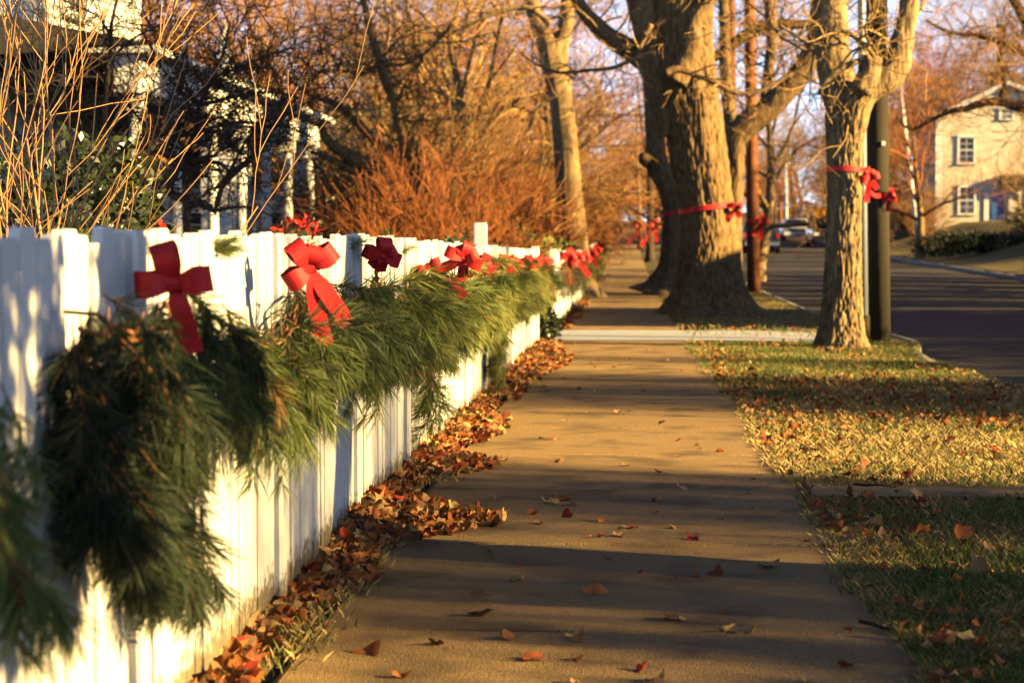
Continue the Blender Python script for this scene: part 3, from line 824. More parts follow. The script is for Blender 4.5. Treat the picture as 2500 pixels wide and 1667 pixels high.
def big_tree(label, Yd, trunk, limbs, bark, sides=72, amp=.012, flare=.55, step=.035, twigs=0, seed=1, twmat='twig2', cat='tree', trunk_z=None, fr=9):
    gyv = None
    pts, rads = px_path(trunk, Yd)
    b = pts[0].copy(); gyv = gnd(b.x, b.y); pts[0].z = gyv-.06
    root = thing('street_tree', label, cat, (b.x, b.y, gyv))
    off = Vector((b.x, b.y, gyv))
    rr = random.Random(seed)
    def rel(ps): return [p-off for p in ps]
    P2, R2 = resample(pts, rads, step)
    mb = MB(); mb.tube(rel(P2), R2, sides, 0, disp=barkdisp(amp, seed=seed, flare=flare, gy=0, fr=fr))
    mb.build('trunk', bark, root)
    tw = MB()
    for l in limbs:
        ps, rs = px_path(l['p'], Yd+l.get('dy', 0))
        P2, R2 = resample(ps, rs, .05 if rs[0] > .05 else .08)
        mb = MB()
        if rs[0] > .05: mb.tube(rel(P2), R2, 28, 0, disp=barkdisp(min(amp, rs[0]*.07), seed=seed+3, fr=fr))
        else: mb.tube(rel(P2), R2, 8, 0)
        mb.build('limb', bark, root)
        n = l.get('tw', 0)
        for k in range(n):
            i = rr.randrange(int(len(P2)*l.get('t0', .15)), len(P2)); q = P2[i]-off
            d = Vector((rr.gauss(0, 1), rr.gauss(0, .7), rr.gauss(.1, .8)))
            wander(tw, q, d, rr.uniform(.4, 1.2)*l.get('tl', 1), min(R2[i]*.5, .02), 2, rr, 0, .3, .05, 5, (3, 3), .0035)
    if len(tw.f): tw.build('crown', M[twmat], root)
    return root

# --- big leaning tree, centre right
big_tree('largest street tree, broad golden trunk leaning left, red ribbon round it', 34.5,
  [(1738,772,190),(1737,745,172),(1734,640,148),(1724,500,130),(1702,357,138),(1682,214,138),(1670,110,142),(1668,20,150),(1672,-150,130),(1690,-400,110)],
  [dict(p=[(1640,330,70),(1610,200,85),(1590,100,80),(1570,0,85),(1540,-200,80),(1500,-400,60)], tw=14, tl=2),
   dict(p=[(1650,200,60),(1690,120,50),(1700,40,40),(1760,-30,36),(1850,-120,30)], dy=-.5, tw=8, tl=1.5),
   dict(p=[(1625,180,22),(1660,170,18),(1728,195,14),(1790,225,13),(1840,228,13),(1890,205,12),(1940,180,10),(1975,190,9),(2000,205,7),(2030,190,5)], dy=-1.2, tw=14, tl=.8),
   dict(p=[(1590,150,55),(1540,120,48),(1480,80,40),(1420,20,36),(1380,-60,30),(1300,-160,20)], dy=.3, tw=16, tl=1.8),
   dict(p=[(1600,130,16),(1570,135,12),(1500,165,10),(1440,172,9),(1380,178,8),(1340,172,7),(1290,145,5),(1270,130,4)], dy=-1.5, tw=16, tl=.7),
   dict(p=[(1590,60,14),(1560,120,10),(1520,-10,9),(1535,60,8),(1590,125,6)][:2] , dy=-.8, tw=3)],
  M['bark'], sides=170, amp=.024, step=.04, seed=5, fr=5, flare=.75)
# --- dark knobbly tree behind it
t2 = big_tree('dark knobbly street tree with a burl, standing just left behind the largest tree', 47,
  [(1612,724,96),(1622,690,66),(1634,640,50),(1640,540,44),(1632,464,52),(1602,398,60),(1600,350,48),(1594,260,44),(1590,180,46),(1585,100,48),(1570,0,44),(1560,-150,40)],
  [dict(p=[(1585,395,42),(1574,385,38),(1570,372,20)], dy=-.25),
   dict(p=[(1590,180,30),(1540,140,28),(1470,90,24),(1400,10,20),(1340,-80,16)], tw=20, tl=2),
   dict(p=[(1600,120,26),(1640,20,24),(1700,-100,18)], tw=10, tl=2)],
  M['bark'], sides=64, amp=.02, step=.07, flare=.9, seed=9, fr=5)
# --- tree behind the fence, left
big_tree('smooth lit trunk rising behind the far fence with a forked top', 44,
  [(1402,690,120),(1400,640,78),(1396,560,72),(1388,450,62),(1380,340,60),(1370,250,56),(1362,200,62),(1350,140,70),(1345,100,76)],
  [dict(p=[(1345,120,50),(1325,80,44),(1305,30,40),(1290,-40,36),(1270,-200,30)], tw=22, tl=2.2),
   dict(p=[(1362,130,48),(1380,70,40),(1385,20,36),(1395,-60,30),(1410,-200,24)], tw=22, tl=2.2),
   dict(p=[(1345,60,16),(1290,20,14),(1220,30,12),(1150,60,10),(1080,95,8),(1000,110,6),(930,90,4)], dy=-3, tw=26, tl=1.2),
   dict(p=[(1360,230,10),(1310,270,8),(1290,320,6)], dy=-1, tw=3)],
  M['bark3'], sides=56, amp=.006, step=.08, flare=.5, seed=13, twmat='twig', fr=6)
# --- tree with the diagonal limb
big_tree('street tree half hidden by the largest one, its thick limb rising right', 41,
  [(1780,735,90),(1782,640,60),(1790,520,46),(1795,400,44),(1790,350,60),(1800,320,74)],
  [dict(p=[(1800,325,64),(1830,300,66),(1880,262,58),(1930,210,54),(1965,160,50),(1990,100,48),(2000,20,44),(2010,-80,40)], tw=22, tl=1.8, t0=.3),
   dict(p=[(1795,340,40),(1785,290,36),(1776,240,30),(1770,150,30),(1768,50,26),(1760,-100,22)], tw=16, tl=1.8),
   dict(p=[(1700,165,16),(1760,130,26),(1830,82,30),(1900,62,28),(1960,60,22),(2010,50,14)], dy=1, tw=18, tl=1.4),
   dict(p=[(1860,270,22),(1872,200,26),(1885,100,28),(1880,20,28),(1890,-80,24)], tw=22, tl=1.6)],
  M['bark'], sides=40, amp=.012, step=.08, flare=.3, seed=21, twmat='twig')
# --- right foreground forked tree
big_tree('forked street tree with furrowed pale bark and red ribbon, nearest on the right', 21.6,
  [(2056,842,118),(2056,800,98),(2058,700,90),(2060,560,86),(2062,450,84),(2063,350,90),(2068,290,104),(2073,240,124),(2080,205,126)],
  [dict(p=[(2060,240,92),(2042,190,86),(2032,120,84),(2030,50,80),(2028,-20,78),(2020,-200,70),(2000,-500,50)], tw=12, tl=1.4),
   dict(p=[(2095,235,74),(2130,205,76),(2165,190,72),(2190,160,66),(2198,120,60),(2210,60,52),(2222,0,48),(2240,-120,42),(2270,-400,30)], tw=14, tl=1.4),
   dict(p=[(2100,225,60),(2118,190,58),(2126,162,54),(2130,138,48)], dy=-.35),
   dict(p=[(1998,232,8),(2020,195,16),(2060,165,18),(2100,148,14)], dy=-.55, tw=3, tl=.4),
   dict(p=[(2135,140,10),(2110,110,14),(2080,85,14),(2040,80,12),(1990,110,9),(1950,92,8),(1900,60,6)], dy=-.6, tw=16, tl=.7),
   dict(p=[(2136,120,7),(2115,90,8),(2112,70,7),(2124,30,7),(2120,0,6)], dy=-.5, tw=3, tl=.4)],
  M['bark2'], sides=160, amp=.018, step=.018, flare=.4, seed=31, twmat='twig2', fr=8)
# --- small far trees by the walk
big_tree('thin dark far street tree with a red ribbon, left of the knobbly tree', 88,
  [(1588,640,24),(1587,600,19),(1588,520,18),(1585,400,16),(1580,250,12),(1585,100,8)], [dict(p=[(1587,430,8),(1570,330,6),(1555,200,4)], tw=12, tl=2.5)], M['bark_dark'], sides=14, amp=.01, step=.3, seed=41)
big_tree('pale slim far street tree beside the walk end', 112,
  [(1563,615,13),(1563,560,10),(1560,480,9),(1556,380,7),(1556,250,5)], [dict(p=[(1560,470,5),(1545,380,4),(1530,300,3)], tw=12, tl=3)], M['bark3'], sides=12, amp=.006, step=.4, seed=42)

# --- far side tree whose dark limb reaches in from the right
big_tree('street tree on the far side, its dark limb reaching in from the right edge', 60,
  [(2590,665,80),(2588,640,60),(2584,500,52),(2580,380,50),(2575,300,48)],
  [dict(p=[(2576,320,40),(2540,282,32),(2500,264,28),(2443,250,24),(2400,252,20),(2357,266,17),(2320,272,15),(2282,289,11),(2240,312,8),(2215,315,6),(2186,282,4)], tw=30, tl=2.2),
   dict(p=[(2443,250,18),(2452,200,14),(2440,150,12),(2455,60,9)], tw=26, tl=2.4),
   dict(p=[(2575,300,40),(2560,200,34),(2520,90,28),(2480,10,24),(2440,-60,18)], tw=30, tl=2.6),
   dict(p=[(2560,200,24),(2500,130,18),(2400,90,14),(2320,80,9),(2260,50,6)], tw=34, tl=2.4)],
  M['bark_dark'], sides=24, amp=.01, step=.15, flare=.4, seed=61, twmat='twig')
# --- generic bare trees: a few prototypes, copied
def bare_tree_meshes(seed, H=11, spread=.9, mi='twig', lean=0, lv=4):
    rr = random.Random(seed)
    t = MB(); pts = [Vector((0, 0, -.3))]; d = Vector((lean, 0, 1)).normalized(); r0 = H*.022
    k = 9
    for i in range(k):
        d = (d+Vector((rr.gauss(0, .07), rr.gauss(0, .07), .05))).normalized(); pts.append(pts[-1]+d*H*.62/k)
    rads = [r0*1.5]+[r0*(1-.75*i/k) for i in range(1, k+1)]
    t.tube(pts, rads, 12, 0, cap=False)
    c = MB()
    n1 = 13
    for j in range(n1):
        f = .28+.72*(j+rr.random())/n1; ff = f*k; i = min(k-1, int(ff)); q = pts[i].lerp(pts[i+1], ff-i)
        an = j*2.4+rr.uniform(-.4, .4); el = .25+.9*f+rr.uniform(-.2, .2)
        dd = Vector((cos(an)*cos(el), sin(an)*cos(el), sin(el)))
        wander(c, q, dd, H*.44*(1.15-.45*f)*rr.uniform(.8, 1.2), rads[i]*.5, lv-1, rr, 0, .2, .03, 6, (6, 5, 4), .0085, spread, .56, 5)
    return t, c
PROTO = []
for i, (sd_, H, mi) in enumerate(((1, 11, 'twig'), (2, 13, 'twig2'), (3, 9, 'twig'), (4, 12, 'twigred'))):
    t, c = bare_tree_meshes(sd_, H, .9, mi)
    tm = t.mesh('trunk', M['bark3'] if i % 2 else M['bark']); cm = c.mesh('crown', M[mi])
    PROTO.append((tm, cm, H))
tree_n = [0]
def plant_tree(x, y, k, s, rz, label, group):
    o = thing('bare_tree', label, 'tree', (x, y, gnd(x, y)-.05), rz, group)
    o.scale = (s, s, s)
    link('trunk', PROTO[k][0], o); link('crown', PROTO[k][1], o)
    return o
LG = 'bare trees in the gardens left of the walk'
LB = 'bare orange brown tree standing in the gardens left of the walk'
left = []
rr = random.Random(77)
for row, (y0, xs) in enumerate(((50, (-4.8,)), (54, (-3.4, -12.5)), (64, (-2.7, -6, -10, -15)), (76, (-4, -8.5, -13, -18)), (90, (-2.6, -7, -12, -17, -23)),
                        (108, (-3.5, -9, -15, -21, -28)), (130, (-1.5, -7, -13, -20, -27, -35)), (160, (1, -6, -13, -21, -30, -40)), (200, (2, -7, -16, -26, -38, -50)))):
    for x in xs:
        xx = x+rr.uniform(-.9, .9); yy = y0+rr.uniform(-3, 3)
        o = plant_tree(xx, yy, rr.randrange(4), rr.uniform(.75, 1.15), rr.uniform(0, 6.28), LB, LG)
RG = 'bare trees beyond the street on the right'
RB = 'bare brown tree beyond the far side of the street'
for x, y, k, s in ((13.0, 92, 3, .8), (23.5, 84, 2, 1.0), (15.2, 119, 1, .9), (17.5, 128, 3, 1.1), (21, 134, 0, 1.2), (25, 138, 2, 1.2), (14.5, 135, 0, .8), (17, 150, 3, .9), (12.8, 108, 2, .8), (29, 150, 1, 1.3), (33, 168, 3, 1.3), (24, 160, 0, 1.2), (13.5, 165, 2, .9), (28, 130, 1, 1.1), (22, 140, 0, 1), (31, 105, 2, 1.1),
                   (35, 125, 3, 1.2), (12, 190, 0, .8), (17, 200, 1, .8), (22, 190, 2, 1.), (27, 175, 3, 1), (34, 160, 0, 1.1), (7, 230, 1, .8), (11, 240, 2, .8), (15, 235, 0, .9), (3, 220, 3, .8), (20, 245, 1, 1), (27, 240, 0, 1), (36, 225, 2, 1.1), (44, 190, 1, 1.2), (45, 240, 3, 1.2), (40, 150, 2, 1.1)):
    plant_tree(x, y, k, s, rr.uniform(0, 6.28), RB, RG)
SGp = 'street trees on the right verge further along'
for x, y, k, s in ((3.9, 62, 1, .75), (2.0, 72, 0, .7), (3.8, 100, 3, .7), (2.3, 125, 2, .8), (3.5, 150, 0, .8)):
    plant_tree(x, y, k, s, rr.uniform(0, 6.28), 'slim bare street tree on the verge far along the road', SGp)
# off to the right, across the street: the trees whose shadows cross the walk
OFFT = ((14.5, -2.6, 0, .55), (15, 10.6, 2, .5), (16, 38, 1, .8), (15, 42, 0, .8), (16, 47, 3, .9), (15, 51, 2, .8), (14, 55, 1, .9), (15, 60, 0, .9), (17, 66, 2, .9))
OG = 'trees across the street outside the view'
OL = 'bare tree across the street to the right, casting bars of shade over the walk'
for x, y, k, s in OFFT:
    plant_tree(x, y, k, s, rr.uniform(0, 6.28), OL, OG)
# the verge tree just outside the right edge (its trunk throws the hard dark bar)
root = thing('street_tree', 'verge tree just right of the view, its trunk shading the near walk', 'tree', (3.0, 5.42-.0, 0))
mb = MB()
ps = [Vector((0, 0, -.1)), Vector((0, .02, .8)), Vector((.02, .22, 1.6)), Vector((.02, .50, 2.6)), Vector((0, .6, 4.2)), Vector((.1, .6, 6))]
P2, R2 = resample(ps, [.24, .19, .18, .17, .13, .08], .08)
mb.tube(P2, R2, 32, disp=barkdisp(.012, seed=3, flare=.2)); mb.build('trunk', M['bark'], root)
mb = MB(); rr2 = random.Random(5)
for j in range(9):
    q = P2[int(len(P2)*(.5+.05*j))]
    an = j*2.4; wander(mb, q, (cos(an), sin(an), .8), 2.6, .06, 3, rr2, 0, .2, .03, 6, (5, 4, 3), .005)
mb.build('crown', M['twig2'], root)

# ================================================================== SHRUBS
def leaf_cloud(mb, c, rad, n, ls, rr, mi=0, shell=.55):
    for _ in range(n):
        d = Vector((rr.gauss(0, 1), rr.gauss(0, 1), rr.gauss(0, 1))).normalized()
        k = (shell+(1-shell)*rr.random())*(1+.25*noise.noise(d*2.5+Vector(c)))
        p = Vector(c)+Vector((d.x*rad[0], d.y*rad[1], d.z*rad[2]))*k
        a = Vector((rr.gauss(0, 1), rr.gauss(0, 1), rr.gauss(0, 1))).normalized(); a = (a+d*.7).normalized()
        b = a.orthogonal().normalized(); b.rotate(Quaternion(a, rr.uniform(0, 6.28))); l = ls*rr.uniform(.7, 1.3)
        w = b*l*.28
        mb.add([tuple(p), tuple(p+a*l*.5+w), tuple(p+a*l), tuple(p+a*l*.5-w)], [(0, 1, 2, 3)], mi)
def leafy_shrub(name, label, loc, blobs, m, n, ls, seed, cat='shrub', stems=8):
    root = thing(name, label, cat, (loc[0], loc[1], gnd(loc[0], loc[1])))
    rr = random.Random(seed); mb = MB()
    for (c, rad) in blobs: leaf_cloud(mb, c, rad, int(n/len(blobs)), ls, rr)
    mb.build('foliage', m, root)
    sb = MB()
    for i in range(stems):
        c, rad = blobs[i % len(blobs)]
        e = Vector(c)+Vector((rr.uniform(-.6, .6)*rad[0], rr.uniform(-.6, .6)*rad[1], rr.uniform(-.2, .7)*rad[2]))
        sb.tube([Vector((rr.uniform(-.1, .1), rr.uniform(-.1, .1), -.05)), e*.5+Vector((0, 0, .05)), e], [.02, .014, .006], 5)
    sb.build('stem', M['bark_dark'], root)
    return root
def twig_shrub(name, label, loc, nst, H, spread, m, seed, r0=.012, lv=2, tilt=0, kids=(4, 3), kink=.13, rmin=.0035, cat='shrub'):
    root = thing(name, label, cat, (loc[0], loc[1], gnd(loc[0], loc[1])))
    mb = shrub_mb(nst, H, spread, seed, r0, lv, kids, kink, rmin, tilt)
    mb.build('stem', m, root)
    return root
def shrub_mb(nst, H, spread, seed, r0=.012, lv=2, kids=(4, 3), kink=.13, rmin=.0035, tilt=0):
    rr = random.Random(seed); mb = MB()
    for i in range(nst):
        an = rr.uniform(0, 6.28); sp = spread*rr.random()**.6
        d = Vector((cos(an)*sp+tilt, sin(an)*sp, 1))
        wander(mb, (rr.gauss(0, .12)*H*.4, rr.gauss(0, .12)*H*.4, -.05), d, H*rr.uniform(.6, 1.1), r0*rr.uniform(.6, 1.2), lv, rr, 0, kink, .04, 8, kids, rmin, .55, .5, 6)
    return mb
# near left orange stemmed shrub
twig_shrub('bare_shrub', 'tall bare shrub with bright orange stems at the far left behind the fence', (-2.22, 7.2), 24, 1.9, .30, M['twigor'], 3, .013, 2, .04, (4, 3), .09, .0022)
twig_shrub('bare_shrub', 'low tangle of tan twigs spreading behind the left fence panels', (-2.5, 7.9), 14, .8, .55, M['twigor'], 4, .006, 2, .2, (4, 3), .16, .0014)
leafy_shrub('evergreen_shrub', 'dark green broadleaf shrub behind the fence left of the porch', (-2.72, 9.7), [((0, 0, .8), (.42, .6, .75)), ((.15, .3, 1.1), (.28, .4, .45)), ((-.5, .2, .9), (.5, .5, .7))], M['holly'], 9000, .05, 6)
leafy_shrub('evergreen_shrub', 'low dark shrub behind the leftmost fence pickets', (-2.3, 7.8), [((0, 0, .6), (.6, .6, .55)), ((-.5, .3, .7), (.5, .5, .6))], M['holly'], 6000, .045, 8)
# crabapple with berries
crab = big_tree('small dark gnarled tree dotted with red berries in front of the porch', 17,
  [(462,645,26),(460,600,20),(458,540,18),(456,480,22)],
  [dict(p=[(456,482,20),(500,500,21),(525,515,18),(540,460,13),(590,410,10),(640,370,7)], tw=12, tl=.55, t0=.55),
   dict(p=[(456,485,22),(412,468,22),(440,400,18),(475,330,14),(485,260,11),(462,225,8)], tw=16, tl=.7, t0=.4),
   dict(p=[(440,400,15),(480,392,13),(540,400,11),(560,420,9),(610,385,8),(650,340,6)], tw=20, tl=.7),
   dict(p=[(475,330,10),(400,330,8),(340,290,7),(300,240,5)], tw=30, tl=.8),
   dict(p=[(485,260,10),(560,240,8),(650,225,7),(720,235,5)], tw=20, tl=.8),
   dict(p=[(485,260,9),(520,190,8),(545,130,7),(560,60,5)], tw=11, tl=.7),
   dict(p=[(525,515,10),(600,505,6),(680,532,5),(760,540,4)], tw=4, tl=.4),
   dict(p=[(440,400,11),(380,370,9),(330,350,7)], tw=22, tl=.7),
   dict(p=[(560,420,8),(620,320,7),(700,310,6),(760,335,5)], tw=26, tl=.7),
   dict(p=[(475,330,9),(560,300,8),(640,300,6),(720,270,5)], tw=30, tl=.8),
   dict(p=[(412,468,12),(350,440,8),(310,380,6)], tw=16, tl=.6),
   dict(p=[(485,260,8),(420,200,7),(380,140,6),(350,80,5)], tw=20, tl=.9),
   dict(p=[(520,190,7),(620,150,6),(700,120,5)], tw=14, tl=.9)],
  M['bark_dark'], sides=24, amp=.004, step=.06, flare=.3, seed=8, twmat='bark_dark')
crab.name = 'crabapple_tree'
rr3 = random.Random(8); cr = [c for c in bpy.data.objects if c.parent == crab and c.name.startswith('crown')][0]
bm_ = MB()
for j in range(120):
    v = cr.data.vertices[rr3.randrange(len(cr.data.vertices))].co.copy(); r_ = rr3.uniform(.009, .016)
    bm_.add([tuple(v+Vector(q)*r_) for q in ((1,0,0),(-1,0,0),(0,1,0),(0,-1,0),(0,0,1),(0,0,-1))], [(0,2,4),(2,1,4),(1,3,4),(3,0,4),(2,0,5),(1,2,5),(3,1,5),(0,3,5)], 0, True)
tag(bm_.build('berries', M['berry'], crab), kind='stuff')
big_tree('slender dark sapling crossing in front of the white house wall', 16,
  [(256,640,16),(256,330,12),(262,210,12),(270,110,11),(272,60,10),(285,0,9),(290,-60,8)],
  [dict(p=[(268,150,8),(310,105,7),(350,80,6),(400,60,5)], tw=12, tl=.6), dict(p=[(270,90,8),(240,40,7),(200,20,6),(150,0,5)], tw=16, tl=.6), dict(p=[(262,210,7),(200,140,6),(150,90,5),(70,20,4)], tw=18, tl=.6)],
  M['bark_dark'], sides=14, amp=.002, step=.1, flare=.2, seed=88, twmat='bark_dark')
# the leaning bare trunk with pale limbs
root = thing('bare_tree', 'bare multi-stemmed tree with a thick trunk leaning left behind the fence', 'tree', (-3.6, 33, gnd(-3.6, 33)))
rr4 = random.Random(12); off = Vector(root.location); mb = MB()
for path in ([(1000,600,40),(975,520,36),(940,460,40),(900,410,38),(860,385,30),(800,345,18),(780,300,12)], [(940,470,26),(880,430,18),(830,400,14),(760,370,9)],
             [(1010,420,16),(950,370,18),(900,330,16),(850,280,15),(800,245,13),(760,235,8),(700,190,6)], [(960,250,14),(940,190,22),(925,140,18),(900,60,14),(880,-40,10)], [(930,150,12),(890,180,10),(850,175,8),(770,175,5)],
             [(930,150,10),(980,160,7),(1050,120,6),(1100,60,5)], [(1000,600,30),(1010,420,16)], [(1010,430,12),(975,330,12),(960,250,14)]):
    ps, rs = px_path(path, 33); rs = [q*1.25 for q in rs]; P2, R2 = resample(ps, rs, .12)
    mb.tube([p-off for p in P2], R2, 10)
    for k in range(13):
        i = rr4.randrange(len(P2)); wander(mb, P2[i]-off, (rr4.gauss(0, 1), rr4.gauss(0, .6), rr4.gauss(.3, .8)), rr4.uniform(.6, 1.6), .018, 2, rr4, 0, .26, .02, 6, (5, 4), .005)
mb.build('trunk', M['bark'], root)
# rows of tangled shrubs, prototypes copied
SH = []
for i, (n, H, sp, mi, kk) in enumerate(((46, 2.4, .8, 'twigred', .16), (40, 3.2, .6, 'twig', .16), (50, 1.9, 1.0, 'twigred', .2), (44, 3.8, .5, 'twig2', .14))):
    SH.append(shrub_mb(n, H, sp, 50+i, .02, 2, (6, 5), kk, .006).mesh('stem', M[mi]))
def plant_shrub(x, y, k, s, label, group, q=1):
    o = thing('bare_shrub', label, 'shrub', (x, y, gnd(x, y)), U(0, 6.28), group); o.scale = (s*q, s*q, s)
    link('stem', SH[k], o)
LS = 'russet thicket shrub behind the fence left of the lit trunk'
GS = 'russet thicket shrubs behind the fence'
for x, y, k, s in ((-3.0, 30, 0, .8), (-2.4, 35, 2, .9), (-3.4, 36, 1, .9), (-2.3, 40, 0, .9), (-3.6, 42, 3, .8), (-2.2, 47, 2, 1), (-3.6, 50, 0, 1.1), (-2.0, 54, 1, .8), (-3.2, 58, 3, .9), (-4.2, 50, 0, 1.0), (-5.2, 44, 1, 1),
                   (-2.0, 64, 2, 1.1), (-3.4, 68, 0, 1.2), (-1.9, 76, 1, .9), (-3.5, 82, 0, 1.2), (-2.1, 90, 2, 1.2), (-5.5, 70, 3, 1), (-9.5, 66, 0, 1.3), (-4.8, 36, 2, .9), (-5.0, 47, 2, .9), (-11.5, 58, 3, 1.1), (-13, 60, 0, 1.3), (-2.2, 105, 1, 1), (-4, 115, 0, 1.3),
                   (-1.5, 125, 2, 1.4), (-1.3, 145, 1, 1.2), (.6, 168, 0, 1.5), (2.4, 172, 1, 1.3), (-1, 180, 3, 1.3), (4.5, 200, 0, 1.6), (-3, 195, 2, 1.7)):
    plant_shrub(x, y, k, s, LS, GS)
for x, y, k, s in ((14.5, 70, 3, .8), (17, 78, 1, 1), (20, 95, 0, 1.2), (14.8, 104, 1, .8), (16.6, 124, 0, 1.1), (14, 142, 2, 1.3), (16, 160, 1, 1.1), (14, 185, 0, 1.5), (18, 180, 3, 1.2), (21, 165, 2, 1.5), (10, 205, 0, 1.5), (13.5, 210, 1, 1.5), (7.5, 215, 2, 1.6), (26, 150, 0, 1.5), (24.5, 118, 1, 1)):
    plant_shrub(x, y, k, s, 'brown thicket shrub beyond the far side of the street', 'thicket shrubs beyond the street')
leafy_shrub('hedge', 'ragged tall evergreen hedge across the street outside the view', (14, 0), [((0, -1.6, 2.4), (.8, 1.0, 2.45)), ((0, -.5, 2.4), (.8, .9, 2.45)), ((0, .45, 2.4), (.8, .7, 2.4)), ((0, 1.08, 2.2), (.6, .45, 2.45))], M['hedge'], 26000, .16, 71, 'hedge', 12)  # unseen, added to darken the near end of the walk
for x, y, k, s, q in ((14, 1.6, 3, 1.3, .45), (13.8, 2.1, 1, 1.5, .4), (14.2, 1.9, 0, 1.95, .3), (14, 4.1, 1, 1.5, .35), (14, 3.8, 3, 1.3, .35), (14, 3.1, 1, 1.45, .3), (14.1, 8.7, 1, 1.45, .3), (14.2, 11.4, 3, 1.28, .35), (14, 10.9, 1, 1.45, .35), (14.2, 11.9, 0, 1.9, .25), (14.3, 4.3, 0, 1.95, .3), (14, 4.5, 1, 1.45, .25), (14.3, 9.7, 1, 1.5, .35), (14.3, 10.2, 0, 1.95, .3), (14.4, 9.4, 3, 1.28, .3), (14.5, 14.5, 1, 1.5, .3)):
    plant_shrub(x, y, k, s, 'sparse shrub across the street outside the view', 'shrubs across the street outside the view', q)  # narrow unseen shrubs, added to dapple the walk
# evergreen bushes near the far fence
leafy_shrub('evergreen_shrub', 'dark evergreen hedge peeking over the fence past the grey post', (-1.75, 20.5), [((0, 0, .62), (.5, 1.6, .55)), ((.1, 2.0, .6), (.45, 1.2, .5))], M['holly'], 6000, .06, 21)
leafy_shrub('variegated_shrub', 'pale yellow green shrub catching sun beside the lit trunk base', (-2.1, 38), [((0, 0, .85), (.75, .8, .6)), ((.7, 1, .8), (.5, .7, .5))], M['ygreen'], 2600, .11, 22)
leafy_shrub('evergreen_shrub', 'dark low evergreen shrub spilling over the driveway corner', (-1.0, 22.4), [((.0, 0, .3), (.2, .5, .26)), ((-.05, .3, .6), (.25, .5, .4)), ((.1, 1.0, .16), (.16, .45, .16))], M['holly'], 2600, .05, 23)
leafy_shrub('evergreen_shrub', 'dark narrow evergreen climbing the porch column', (-5.75, 36.2), [((0, 0, 1.2), (.25, .3, 1.2))], M['holly'], 1800, .08, 24)
for i, (px, lab) in enumerate(((362, 'red poinsettia like shrub above the fence left of the first bow'), (703, 'red leafed plant above the fence near the porch columns'), (745, 'small red leafed plant right of the porch columns'))):
    p = W(px, 560, 12.5)
    leafy_shrub('red_shrub', lab, (p.x, p.y), [((0, 0, p.z-gz(12.5)-.06), (.11 if i == 0 else .07, .1, .12))], M['berry'], 160, .06, 30+i)
for x, y, h, lab in ((-5.5, 43, 1.7, 'dark yew mass behind the leaning bare tree'), (-3.9, 46.5, 1.3, 'dark yew mass left of the smooth lit trunk'), (-7.0, 49, 1.8, 'dark yew mass beside the dark roofed house')):
    leafy_shrub('yew_shrub', lab, (x, y), [((0, 0, h*.75), (.9, .9, h*.8)), ((.6, .5, h*.95), (.7, .7, h*.7)), ((-.6, .3, h), (.6, .7, h*.75))], M['hedge'], 5200, .14, int(200+x*3), 'shrub')  # dark foliage added to stand in for deep shade behind the twigs
# off-frame foliage blobs added to shade the nearest swag
leafy_shrub('holly_tree', 'small evergreen tree on the verge outside the view, shading the nearest garland', (2.9, 2.85), [((0, -1.25, 2.1), (.4, .42, .5)), ((0, -.9, 2.1), (.4, .34, .5)), ((0, -.16, 2.15), (.3, .11, .42)), ((0, -1.0, 2.6), (.3, .35, .4)), ((0, .12, 1.9), (.3, .2, .22))], M['hedge'], 12000, .07, 25, 'tree')
# unseen hedge added to shade the road, and hedge before the cream house
leafy_shrub('hedge', 'clipped hedge across the street outside the view', (13.4, 17), [((0, -4.2, 1.75), (.8, 2.0, 1.9)), ((0, -2.2, 1.75), (.8, 2.0, 1.95)), ((0, 0, 1.75), (.8, 2.0, 1.9)), ((0, 2.2, 1.75), (.8, 2.0, 1.9)), ((0, 4.4, 1.75), (.8, 2.2, 1.95)), ((0, 6.0, 1.75), (.8, 1.8, 1.9))], M['hedge'], 34000, .16, 26, 'hedge', 16)
for i, (x, y, n) in enumerate(((15.2, 88, 5), (19.5, 90, 6), (24, 92, 5))):
    leafy_shrub('hedge', ['dark hedge left in front of the cream house', 'dark hedge in front of the cream house windows', 'dark hedge right in front of the cream house porch'][i],
                (x, y), [((-1.9, 0, .3), (1.3, .7, .5)), ((-.6, .1, .45), (1.2, .7, .45)), ((.7, 0, .3), (1.2, .7, .55)), ((1.9, .2, .5), (1.1, .8, .5))], M['hedge'], 6000, .13, 60+i, 'hedge', 8)

leafy_shrub('hedge', 'tall windbreak hedge outside the view beside the cream house garden', (27.5, 86), [((0, -7, 1.6), (1.2, 4, 2.6)), ((0, -2, 1.6), (1.2, 4, 2.6)), ((0, 3, 1.6), (1.2, 4, 2.5)), ((0, 8, 1.4), (1.2, 4, 2.1))], M['hedge'], 9000, .4, 72, 'hedge', 12)  # unseen row, added to keep the garden before the house in shade
for i, (y, L, h) in enumerate(((36.5, 1.6, 1.9), (40.5, 1.8, 1.8), (46.5, 1.6, 1.8), (50.5, 2.0, 1.9), (55.3, 1.8, 1.8), (60, 2.1, 1.8), (64.2, 1.6, 1.7))):  # unseen hedges with gaps, added to throw shade bands on the road
    leafy_shrub('hedge', 'separate length of clipped hedge along the far verge, number %s from the garage' % ('one two three four five six seven eight nine'.split()[i]), (13.6, y), [((0, 0, h*.9), (.7, L, h))], M['hedge'], 4200, .2, 90+i, 'hedge', 6)
